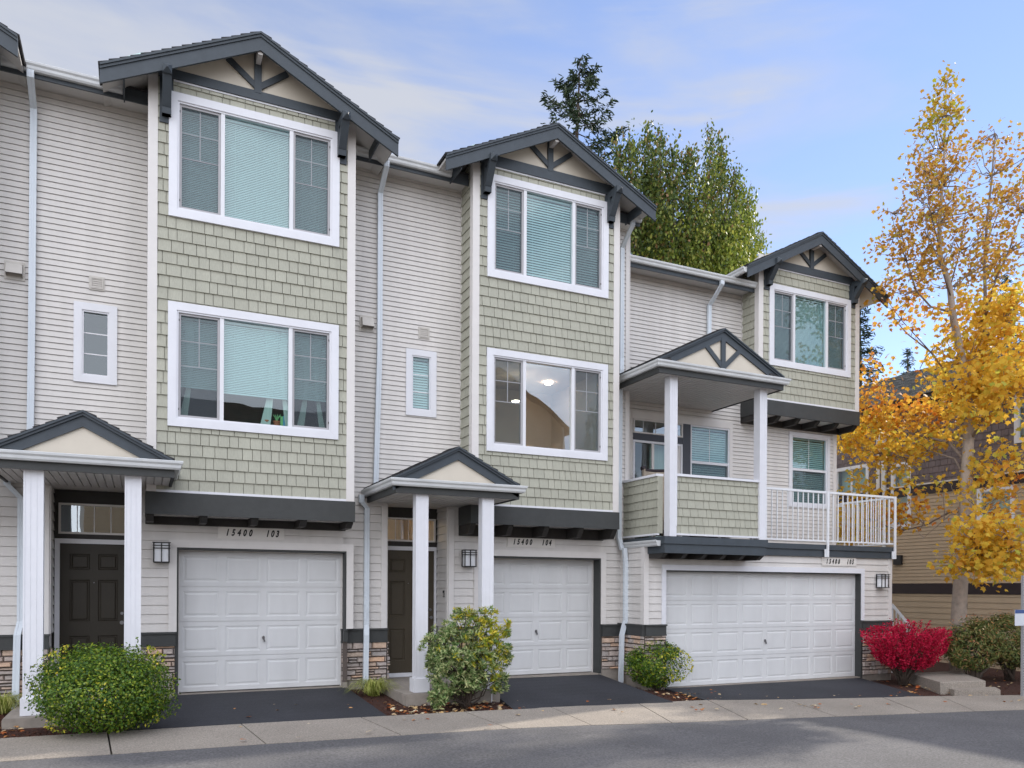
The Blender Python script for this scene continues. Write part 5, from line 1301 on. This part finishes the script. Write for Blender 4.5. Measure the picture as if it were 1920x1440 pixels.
# variegated shrub in front of porch 104
S2 = P(868, 1326, Z=-1.78)
def ell(px, py, rx, ry, Y): q = P(px, py, Y=Y); k = (CF.dot(q))/FPX; return (q.x, q.y, q.z), rx*k, ry*k
t2 = empty('variegated_shrub', (S2.x, S2.y, -1.78)); tag(t2, 'loose variegated shrub with cream and gold leaf tips in front of the second porch', 'shrub')
cl = []; cg = []
for px, py, rx, ry, n, gold in ((905, 1160, 26, 22, 20, .75), (868, 1158, 20, 20, 12, .5), (935, 1180, 22, 22, 14, .8), (838, 1185, 25, 22, 16, .1), (880, 1200, 40, 30, 40, .4), (820, 1215, 30, 25, 26, .0), (925, 1215, 30, 28, 30, .7), (850, 1240, 42, 30, 46, .05), (905, 1250, 40, 32, 44, .45), (820, 1250, 22, 30, 18, .0), (870, 1275, 45, 22, 34, .0), (925, 1278, 30, 22, 20, .2), (835, 1290, 22, 18, 14, 0), (850, 1306, 18, 12, 8, .1), (820, 1308, 16, 20, 12, 0), (948, 1232, 14, 22, 8, .5)):
    Yq = S2.y+g.uniform(-.25, .25)
    c, rx_, ry_ = ell(px, py, rx, ry, Yq)
    for k in range(int(n*1.6)):
        pc, _ = ball(1, c, (rx_*1.02, rx_*.9, ry_*1.02), .2); (cg if g.random() < gold else cl).append(pc[0])
def whorls(cs, n=18, ln=.085):
    C_, A, Nn = [], [], []
    for c in cs:
        out = np.array([c[0]-S2.x, c[1]-S2.y, .35]); out /= np.linalg.norm(out)+1e-6
        for k in range(n):
            v = g.normal(size=3); v = v/np.linalg.norm(v)+out*.7; v /= np.linalg.norm(v); C_.append(c+v*ln*.6); A.append(v*2.2); Nn.append(np.array((0, 0, 1.))+g.normal(size=3)*.4)
    return np.array(C_), np.array(A), np.array(Nn)
for cs, lm_, nm in ((cl, LM['vari'], 'foliage'), (cg, LM['gold'], 'golden_tips')):
    C_, A, Nn = whorls(cs, 26 if lm_ is LM['vari'] else 20); ok = C_[:, 2] > -1.74
    leaves(nm, C_[ok], .080, 'lance', lm_, t2, N_=Nn[ok], axis=A[ok])
stems('stems', (S2.x+.05, S2.y, -1.8), cl[::9]+cg[::9], M['barkd'], t2, r0=.014, r1=.004)
# shrub before the double garage
S3 = P(1232, 1290, Z=-1.86)
c, rx_, ry_ = ell(1232, 1245, 62, 47, S3.y)
t3 = shrub('green_shrub', 'loose green shrub with a few golden sprays left of the double garage door', 'shrub', c, (rx_*1.02, rx_*.8, ry_*1.04), 9000, .042, 'oval', LM['box'], lobes=19, bot=-1.86, shell=.45, nst=14)
p, d = ball(420, (c[0]+.15, c[1]-.2, c[2]), (rx_*.7, rx_*.7, ry_*.7), .9); leaves('golden_tips', p[(p[:, 1] < c[1])], .05, 'oval', LM['gold'], t3)
# burning bush
S4 = P(1693, 1281, Z=-1.95)
t4 = empty('burning_bush', (S4.x, S4.y, -1.95)); tag(t4, 'crimson burning bush with a flat fan-shaped crown beside the steps', 'bush')
cl = []; tips = []
Yb_ = S4.y
for k in range(640):
    a = g.uniform(0, 2*math.pi); r = math.sqrt(g.uniform(0.02, 1)); h = g.uniform(0, 1)
    wdt = .86*(.50+.50*h**.6); top = 1.26+.16*math.cos(r*1.7)-.12*r
    z = -1.95+.34+h*(top-.40)*(1-.16*r)+.10*r
    q = (S4.x+.17+math.cos(a)*r*wdt*1.32, S4.y+math.sin(a)*r*wdt*.85, z); cl.append(q)
    if k % 6 == 0: tips.append(Vector(q))
C_, NN = [], []
for q in cl:
    up_dir = np.array([q[0]-S4.x, q[1]-S4.y, 1.3]); up_dir /= np.linalg.norm(up_dir)
    for j in range(30):
        f = g.uniform(-.12, .06); C_.append(np.array(q)+up_dir*f+g.normal(size=3)*.024); NN.append(g.normal(size=3)+np.array((0, 0, .6)))
leaves('foliage', np.array(C_), .042, 'oval', LM['red'], t4, N_=np.array(NN))
stems('stems', (S4.x, S4.y, -1.98), tips, M['barkd'], t4, r0=.016, r1=.004, wig=.05)
# rhododendrons on the right
for (px, py, pw, ph, Yq, lab, nn) in ((1822, 1208, 54, 64, 11.05, 'dark rhododendron directly right of the burning bush, under the maple trunk', 7500), (1890, 1203, 66, 66, 11.4, 'rhododendron with bare crooked stems at the right edge behind the sign post', 9500)):
    c, rx_, ry_ = ell(px, py, pw, ph, Yq)
    tt = shrub('rhododendron', lab, 'shrub', c, (rx_, rx_*.9, ry_*.85), nn, .085, 'lance', LM['rhod'], lobes=26, bot=-2.0, shell=.55, nst=7, group='rhododendrons beside the steps')
    stems('trunk', (c[0]+.1, c[1], -2.05), [Vector((c[0]+g.uniform(-.6, .6), c[1]+g.uniform(-.3, .3), c[2]-.1)) for _ in range(7)], M['barkd'], tt, r0=.045, r1=.02, wig=.12)
    p, d = ball(160, (c[0], c[1], c[2]+ry_*.3), (rx_*.9, rx_*.8, ry_*.65), .9); leaves('orange_tips', p, .06, 'lance', LM['fall'], tt)
# sedge clumps
def sedge(px, py, z, h, w_, lab, n=420):
    q = P(px, py, Z=z); t = empty('sedge_clump', (q.x, q.y, z)); tag(t, lab, 'grass clump', 'yellow-green sedge clumps'); mb = MB()
    for k in range(n):
        a = g.uniform(0, 6.28); r = g.uniform(.3, 1)*w_; hh = h*g.uniform(.6, 1.1); p0 = Vector((q.x+g.normal()*.03, q.y+g.normal()*.03, z-.02)); s = Vector((-math.sin(a), math.cos(a), 0))*.005
        pts = [p0, p0+Vector((math.cos(a)*r*.42, math.sin(a)*r*.42, hh*.62)), p0+Vector((math.cos(a)*r*.85, math.sin(a)*r*.85, hh*.72)), p0+Vector((math.cos(a)*r*1.2, math.sin(a)*r*1.2, hh*.36))]
        ids = [(mb.pt(p-s*(1-.3*i)), mb.pt(p+s*(1-.3*i))) for i, p in enumerate(pts)]
        for (a0, a1), (b0, b1) in zip(ids, ids[1:]): mb.f.append([a0, a1, b1, b0]); mb.mi.append(0)
    mb.build('blades', LM['grass'], t)
sedge(700, 1303, -1.72, .36, .50, 'yellow-green sedge clump below the stone pier right of garage 103')
sedge(2, 1340, -1.72, .38, .48, 'sedge clump cut by the left edge beside the first porch column')
# low plant at the foot of the variegated shrub
q = P(822, 1322, Z=-1.79); shrub('low_plant', 'small blue-green plant at the lower left foot of the variegated shrub', 'plant', (q.x, q.y, -1.66), (.20, .18, .13), 700, .05, 'lance', leafmat('bluegreen', [(0, (.02, .07, .03)), (1, (.10, .20, .08))], .2), lobes=8, bot=-1.79, nst=4)
q = P(905, 1270, Z=-1.60)

# fallen leaves and bark chips
def border_y(x):
    for a, b in zip(BP, BP[1:]):
        if a[0] <= x <= b[0]: f = (x-a[0])/(b[0]-a[0]); return a[1]+(b[1]-a[1])*f, a[2]+(b[2]-a[2])*f
    return 10, -2
def bed_pt(x, f, dz=-.02):
    yb, zb = border_y(x)
    for a, b in zip(BK, BK[1:]):
        if a[0] <= x <= b[0]: q = (x-a[0])/(b[0]-a[0]); yk, zk = a[1]+(b[1]-a[1])*q, a[2]+(b[2]-a[2])*q
    return (x, yb+(yk-yb)*f, zb+(zk-zb)*f+dz)
beds = [(-1.9, -1.5, .05, .8), (.2, 1.0, .0, .5), (3.1, 5.15, .0, .95), (7.6, 9.2, .0, .95), (12.6, 19, .0, .9), (-2.0, 1.0, 0, .35)]
pts = []
for k in range(15000):
    a, b, f0, f1 = beds[g.integers(0, len(beds))]; pts.append(bed_pt(g.uniform(a, b), g.uniform(f0, f1)**1.5, -.022+g.uniform(0, .012)))
o = leaves('bark_chips', np.array(pts), .042, 'lance', M['chips'], None, N_=np.array([[0, 0, 1.]]*len(pts)), spread=.5, curl=.3); tag(o, 'red-brown bark chips over the planting beds', 'mulch', kind='stuff')
pts = []
for k in range(520):
    u = g.random()
    if u < .30: pts.append(bed_pt(g.uniform(3.2, 5.3), g.uniform(0, .30)**1.0, .008))
    elif u < .66: pts.append(bed_pt(g.uniform(12.7, 17.5), g.uniform(0, .75), .008))
    elif u < .76: pts.append(bed_pt(g.uniform(8.4, 9.3), g.uniform(0, .4), .008))
    elif u < .80: pts.append(bed_pt(g.uniform(-1.9, -1.2), g.uniform(0, .25), .008))
    elif u < .88: x = g.uniform(9, 14); pts.append(bed_pt(x, g.uniform(0, .8), .018))
    elif u < .92: x = g.uniform(1, 8); pts.append(bed_pt(x, g.uniform(0, .8), .018))
    else:
        x = g.uniform(8, 17) if g.random() < .75 else g.uniform(1, 8); yb, zb = border_y(x); pts.append((x, yb-g.uniform(.02, 1.1)*(1 if x < 12 else 1.2), zb+.018-.02))
o = leaves('fallen_leaves', np.array(pts), .075, 'maple', LM['fall'], None, N_=np.array([[0, 0, 1.]]*len(pts)), spread=.22, curl=.35); tag(o, 'tan and orange leaves fallen on the beds, driveways and pavement', 'leaves', kind='stuff')

# ---- yellow maple
MAP = empty('maple_tree', (16.15, 11.5, -2.0)); tag(MAP, 'tall autumn maple with yellow and orange leaves and a pale spotted trunk', 'tree')
Ym = 11.6
def path(pl, r, mb, n=8):
    pts = [P(a, b, Y=y) for a, b, y in pl]; mb.tube(pts, r, n)
    return pts
mb = MB()
trunk = [(1797, 1290, Ym), (1797, 1180, Ym), (1800, 1110, Ym), (1805, 1040, Ym), (1810, 960, Ym), (1813, 880, Ym), (1817, 810, Ym), (1815, 740, Ym), (1806, 680, Ym), (1788, 600, Ym), (1781, 540, Ym), (1763, 478, Ym), (1761, 420, Ym), (1767, 350, Ym), (1771, 280, Ym), (1773, 215, Ym), (1774, 160, Ym)]
rs = [.185, .165, .152, .142, .135, .122, .108, .088, .078, .075, .060, .048, .038, .028, .020, .012, .005]
tp = path(trunk, rs, mb, 12)
tr_o = mb.build('trunk', M['bark'], MAP, smooth=True)
M['limb'] = mat('limb_bark', (.20, .155, .125), .9, .3, 14, bump=.6, bscale=30)
limbs = [([(1815, 760, Ym), (1835, 690, Ym), (1848, 600, Ym+.1), (1846, 500, Ym+.2), (1850, 420, Ym+.2), (1860, 330, Ym+.2), (1866, 250, Ym+.2)], .055),
 ([(1848, 590, Ym), (1868, 520, Ym), (1892, 470, Ym-.1), (1915, 400, Ym-.2)], .035), ([(1846, 500, Ym), (1855, 440, Ym+.3), (1880, 380, Ym+.4), (1900, 320, Ym+.4)], .022),
 ([(1840, 640, Ym), (1880, 600, Ym-.3), (1925, 560, Ym-.4)], .035), ([(1783, 585, Ym), (1745, 575, Ym+.2), (1718, 545, Ym+.3), (1700, 490, Ym+.4), (1690, 430, Ym+.5)], .028),
 ([(1700, 490, Ym+.4), (1680, 440, Ym+.5), (1672, 400, Ym+.5)], .014), ([(1784, 560, Ym), (1765, 500, Ym-.2), (1740, 440, Ym-.3), (1730, 380, Ym-.3)], .018),
 ([(1815, 745, Ym), (1790, 720, Ym+.4), (1745, 660, Ym+.9), (1700, 625, Ym+1.2), (1670, 590, Ym+1.5)], .030), ([(1745, 660, Ym+.9), (1690, 600, Ym+1.2), (1650, 545, Ym+1.4)], .014),
 ([(1815, 870, Ym), (1780, 830, Ym+.4), (1720, 815, Ym+1.4), (1660, 800, Ym+2.4), (1600, 790, Ym+3.0)], .040), ([(1814, 905, Ym), (1790, 860, Ym+.3), (1740, 845, Ym+1), (1700, 860, Ym+1.6), (1650, 850, Ym+2.4)], .028),
 ([(1810, 960, Ym), (1780, 960, Ym+.5), (1735, 985, Ym+1.1), (1690, 995, Ym+1.6), (1640, 980, Ym+2.4)], .030), ([(1812, 940, Ym), (1770, 975, Ym+.3), (1730, 1010, Ym+.5)], .016),
 ([(1817, 830, Ym), (1845, 780, Ym-.4), (1880, 760, Ym-.8), (1925, 745, Ym-1)], .035), ([(1812, 890, Ym), (1845, 850, Ym-.3), (1880, 840, Ym-.6), (1920, 850, Ym-.9)], .028),
 ([(1810, 970, Ym), (1840, 960, Ym-.6), (1870, 975, Ym-1.2), (1890, 1010, Ym-1.5)], .026), ([(1808, 1000, Ym), (1820, 1000, Ym-.6), (1835, 1020, Ym-1.0)], .016),
 ([(1763, 470, Ym), (1745, 400, Ym-.2), (1735, 320, Ym-.2), (1730, 270, Ym-.2)], .014), ([(1765, 380, Ym), (1790, 320, Ym+.2), (1800, 260, Ym+.2)], .012), ([(1781, 540, Ym), (1800, 470, Ym+.2), (1810, 400, Ym+.2), (1815, 330, Ym+.3)], .018)]
NODE = list(tp[6:])
for pl, r in limbs:
    mb = MB(); n = len(pl); pts = path(pl, [r*(1-.75*k/(n-1)) for k in range(n)], mb, 7); NODE += pts[1:]; mb.build('branch', M['limb'], MAP, smooth=True)
NODE = np.array([tuple(v) for v in NODE])
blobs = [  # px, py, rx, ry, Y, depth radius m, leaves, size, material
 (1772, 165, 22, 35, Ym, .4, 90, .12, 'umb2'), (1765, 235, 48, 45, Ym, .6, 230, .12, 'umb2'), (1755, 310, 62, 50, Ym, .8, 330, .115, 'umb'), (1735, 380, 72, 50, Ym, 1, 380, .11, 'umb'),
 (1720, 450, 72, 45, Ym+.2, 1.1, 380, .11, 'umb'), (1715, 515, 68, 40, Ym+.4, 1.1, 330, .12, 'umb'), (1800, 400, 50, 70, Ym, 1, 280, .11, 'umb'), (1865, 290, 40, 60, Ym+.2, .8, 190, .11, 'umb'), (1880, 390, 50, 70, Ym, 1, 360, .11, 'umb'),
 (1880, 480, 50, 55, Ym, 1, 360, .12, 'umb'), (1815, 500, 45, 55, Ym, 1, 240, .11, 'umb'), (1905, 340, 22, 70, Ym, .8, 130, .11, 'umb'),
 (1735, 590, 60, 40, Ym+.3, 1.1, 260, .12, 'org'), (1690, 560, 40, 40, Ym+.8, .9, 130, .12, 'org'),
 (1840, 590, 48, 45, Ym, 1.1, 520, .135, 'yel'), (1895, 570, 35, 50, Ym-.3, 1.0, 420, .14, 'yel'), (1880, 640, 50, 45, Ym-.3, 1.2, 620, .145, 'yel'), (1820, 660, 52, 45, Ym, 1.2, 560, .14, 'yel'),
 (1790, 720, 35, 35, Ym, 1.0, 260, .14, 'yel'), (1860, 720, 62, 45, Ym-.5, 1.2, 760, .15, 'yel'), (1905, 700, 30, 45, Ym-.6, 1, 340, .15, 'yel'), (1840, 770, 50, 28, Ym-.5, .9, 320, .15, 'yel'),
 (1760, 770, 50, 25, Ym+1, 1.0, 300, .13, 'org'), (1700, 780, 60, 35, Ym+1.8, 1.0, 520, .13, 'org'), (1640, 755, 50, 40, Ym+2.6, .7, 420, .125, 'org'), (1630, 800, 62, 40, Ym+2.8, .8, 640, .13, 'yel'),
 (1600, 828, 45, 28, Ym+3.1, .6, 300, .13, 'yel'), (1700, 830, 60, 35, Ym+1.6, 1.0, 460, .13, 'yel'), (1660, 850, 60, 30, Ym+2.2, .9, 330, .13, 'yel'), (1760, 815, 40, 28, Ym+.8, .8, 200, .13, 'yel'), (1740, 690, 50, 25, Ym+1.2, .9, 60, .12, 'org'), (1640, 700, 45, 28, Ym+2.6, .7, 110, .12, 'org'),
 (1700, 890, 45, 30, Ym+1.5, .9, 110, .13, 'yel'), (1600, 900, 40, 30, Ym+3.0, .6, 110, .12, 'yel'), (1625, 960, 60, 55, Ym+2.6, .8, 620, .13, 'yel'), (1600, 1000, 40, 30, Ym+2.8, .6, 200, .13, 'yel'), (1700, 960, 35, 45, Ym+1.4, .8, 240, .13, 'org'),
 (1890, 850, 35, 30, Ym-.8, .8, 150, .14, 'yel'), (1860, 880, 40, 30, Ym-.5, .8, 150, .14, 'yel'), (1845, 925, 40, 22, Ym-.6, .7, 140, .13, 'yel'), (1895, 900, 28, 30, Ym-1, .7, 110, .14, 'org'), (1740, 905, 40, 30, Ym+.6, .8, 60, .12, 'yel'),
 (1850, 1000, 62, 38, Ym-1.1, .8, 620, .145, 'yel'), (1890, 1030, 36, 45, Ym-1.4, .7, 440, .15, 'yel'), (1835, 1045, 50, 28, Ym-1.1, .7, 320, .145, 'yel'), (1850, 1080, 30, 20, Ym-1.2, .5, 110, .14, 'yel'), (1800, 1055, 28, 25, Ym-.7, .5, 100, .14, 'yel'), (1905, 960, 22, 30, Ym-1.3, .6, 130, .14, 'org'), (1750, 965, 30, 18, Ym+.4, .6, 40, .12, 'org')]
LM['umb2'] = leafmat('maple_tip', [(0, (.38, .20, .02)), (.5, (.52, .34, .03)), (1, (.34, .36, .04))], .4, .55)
acc = {}
tw = MB()
for px, py, rx, ry, Yq, rd, n, sz, m_ in blobs:
    if 'umb' in m_: n = int(n*1.5); sz *= .86
    elif px < 1770: n = int(n*.80)
    else: n = int(n*.86)
    c, rx_, ry_ = ell(px, py, rx, ry, Yq)
    nc = max(4, n//7); cc_ = g.normal(size=(nc, 3)); cc_ /= np.linalg.norm(cc_, axis=1)[:, None]; cc_ *= g.uniform(.05, 1, nc)[:, None]**.5
    cc_ = np.array(c)+cc_*np.array((rx_, rd, ry_))
    q = np.repeat(cc_, 7, axis=0)[:n]; q = q+g.normal(size=q.shape)*sz*.95; acc.setdefault(m_, []).append((q, np.full(len(q), sz)))
    for k in range(0, nc, 5 if 'umb' not in m_ else 3):
        e = cc_[k]; dd = np.linalg.norm(NODE-e, axis=1)+np.maximum(0, NODE[:, 2]-e[2])*.8; s = NODE[dd.argmin()]
        if dd.min() > 3.2: continue
        pts = [Vector(s).lerp(Vector(e), f)+Vector(g.normal(size=3))*.06*(f*(1-f)*3)+Vector((0, 0, -.15*math.sin(f*math.pi)*(Vector(e)-Vector(s)).length*.5)) for f in (0, .25, .5, .75, 1)]
        tw.tube(pts, [.014, .011, .008, .006, .003], 4)
tw.build('twigs', M['limb'], MAP)
MIXO = {'umb': .12, 'yel': .20, 'org': .35, 'umb2': .0}
nm = dict(umb='upper_foliage', umb2='crown_tip', yel='yellow_foliage', org='orange_foliage')
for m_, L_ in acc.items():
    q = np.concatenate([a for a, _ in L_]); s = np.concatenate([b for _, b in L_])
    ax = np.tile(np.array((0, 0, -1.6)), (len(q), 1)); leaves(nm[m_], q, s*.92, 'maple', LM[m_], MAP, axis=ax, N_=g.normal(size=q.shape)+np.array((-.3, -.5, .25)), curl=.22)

# ---- green tree behind the houses
def backtree(name, label, base, spires, Yq, n, size, lms, stemr=.25):
    t = empty(name, (base.x, base.y, -2)); tag(t, label, 'tree')
    mb = MB(); top = P(spires[len(spires)//2][0], spires[len(spires)//2][1], Y=Yq); mb.tube([Vector((base.x, base.y, -2.4)), Vector((base.x, base.y, (top.z)*.45)), top], [stemr, stemr*.6, .03], 8); 
    A = [[], []]; tot = sum((h[4] if len(h) > 4 else 1) for h in spires)
    for sp in spires:
        px, top_, bot_, wpx = sp[:4]; wt = (sp[4] if len(sp) > 4 else 1)/tot; m = int(n*wt); dy = g.uniform(-1.5, 1.5)
        h = bot_-top_
        nc = m//9
        f = g.uniform(0, 1, nc)**.72; prof = np.minimum(1, .12+1.25*f**.75); a = g.uniform(0, 6.28, nc); rr = np.sqrt(g.uniform(.1, 1, nc))*prof
        for k in range(nc):
            cpx = px+math.cos(a[k])*rr[k]*wpx; cpy = top_+f[k]*h; q = P(cpx, cpy, Y=Yq+dy+math.sin(a[k])*rr[k]*1.6)
            yellowish = (cpy-300)/220+(cpx-1280)/260+g.normal()*.35 > .75  # paler yellow-green leaves towards the lower right of the crown
            A[1 if (yellowish and len(lms) > 1) else 0].append(np.array(q)+g.normal(size=(9, 3))*np.array((.16, .16, .26)))
        q = P(px, bot_-h*.2, Y=Yq+dy); q2 = P(px, top_+h*.10, Y=Yq+dy); mb.tube([Vector((base.x, base.y, (top.z)*.42)), q, q2], [.08, .05, .015], 5)
    mb.build('trunk', M['barkd'], t, smooth=True)
    for k, L_ in enumerate(A):
        if L_: 
            q = np.concatenate(L_); leaves(['foliage', 'yellow_green_foliage'][k], q, size, 'oval', lms[k], t, axis=np.tile(np.array((0, 0, -2.)), (len(q), 1)), N_=g.normal(size=q.shape))
YT = 27
backtree('green_tree', 'broad upright green tree rising behind the roofs of 104 and 105', P(1290, 900, Y=YT),
 [(1158, 268, 420, 15, .7), (1183, 246, 470, 15, .9), (1215, 234, 500, 17, 1.2), (1238, 246, 510, 15, 1.1), (1262, 268, 520, 20, 1.3), (1293, 282, 525, 20, 1.3), (1331, 240, 530, 17, 1.2), (1353, 258, 530, 18, 1.2), (1378, 318, 535, 22, 1.2), (1402, 358, 540, 22, 1.1), (1424, 440, 545, 16, .5), (1185, 400, 540, 45, 1.0), (1240, 400, 545, 50, 1.6), (1310, 400, 550, 55, 1.8), (1370, 420, 550, 45, 1.4), (1215, 330, 500, 28, 1.1), (1320, 330, 520, 35, 1.2)],
 YT, 44000, .155, [LM['grn'], LM['grn2']])
# ---- conifers
def conifer(label, px, ptop, pbot, Yq, half, seed, lean=0, gappy=.25, n=3.6, sz=.36, nlev=None):
    rr = np.random.default_rng(seed)
    top = P(px, ptop, Y=Yq); bot = P(px-lean, pbot, Y=Yq); k = CF.dot(top)/FPX
    t = empty('conifer_tree', (bot.x, bot.y, -2)); tag(t, label, 'tree', 'conifers behind the houses')
    mb = MB(); mb.tube([Vector((bot.x, bot.y, -3)), bot, bot.lerp(top, .5), top], [.35, .22, .12, .02], 8)
    H = top.z-bot.z; C_ = []; A = []; N2 = []
    z = 0.0; nl = nlev or int(H/.42)
    for i in range(nl):
        f = (i+rr.uniform(-.3, .3))/nl; f = min(max(f, .0), 1); c = top.lerp(bot, f)
        R_ = half*k*(f**.75)*rr.uniform(.55, 1.15)+.15
        nb = 5 if f < .85 else 6
        for j in range(nb):
            if rr.random() < gappy: continue
            a = rr.uniform(0, 6.28); L_ = R_*rr.uniform(.6, 1.1); d = Vector((math.cos(a), math.sin(a), 0))
            tip = c+d*L_+Vector((0, 0, rr.uniform(-.05, .28)*L_)); mid = c+d*L_*.5+Vector((0, 0, -.12*L_))
            mb.tube([c, mid, tip], [.035, .022, .006], 4)
            m = int(6+L_*n*3.2)
            for q in range(m):
                g_ = rr.uniform(.12, 1)**.8; p = (c.lerp(mid, g_*2) if g_ < .5 else mid.lerp(tip, g_*2-1)); s = Vector(rr.normal(size=3))*.16*(1.15-g_*.5)
                C_.append(tuple(p+s+Vector((0, 0, -.08)))); A.append(tuple(d*1.2+Vector((-d.y, d.x, 0))*rr.uniform(-.9, .9)+Vector((0, 0, -.5)))); N2.append((0, 0, 1))
    mb.build('trunk', M['barkd'], t, smooth=True)
    leaves('needles', np.array(C_), sz, 'lance', LM['con'], t, axis=np.array(A), N_=np.array(N2), spread=1.0)
    return t
conifer('dark fir with ragged branches rising behind the gable of 104', 1088, 108, 420, 42, 185, 5, lean=14, gappy=.42, n=9, sz=.40, nlev=24)
conifer('dark fir showing between the bay of 105 and the maple', 1612, 560, 820, 34, 62, 8, gappy=.35, n=8, sz=.36)
conifer('small dark fir beyond the ridge of the neighbouring roof', 1702, 655, 780, 46, 42, 12, gappy=.3, n=7, sz=.34)
conifer('dark fir mostly hidden behind the maple crown at the right', 1885, 520, 860, 34, 60, 15, gappy=.3, n=7, sz=.36)
# conifers across the road for the reflections
q = [(22.6, -12.5, 10.0), (27.5, -15, 12.5)]
for i, (x, y, zt_) in enumerate(q):
    t = empty('conifer_tree', (x, y, -2)); tag(t, ['fir across the road right of the tall gabled house, reflected in 104', 'taller fir across the road, reflected in the windows of 105'][i], 'tree', 'conifers across the road')
    mb = MB(); mb.tube([Vector((x, y, -2)), Vector((x, y, zt_))], [.25, .02], 8); mb.build('trunk', M['barkd'], t)
    C_ = []
    for k in range(5200):
        f = g.uniform(0, 1)**.6; r = .2+f*2.6*g.uniform(.3, 1); a = g.integers(0, 40)*.157*2; C_.append((x+math.cos(a)*r, y+math.sin(a)*r, zt_-f*(zt_+.5)-.15*r+g.normal()*.12))
    C_ = np.array(C_); leaves('needles', C_, .35, 'lance', LM['con'], t, N_=np.array([[0, 0, 1.]]*len(C_)))
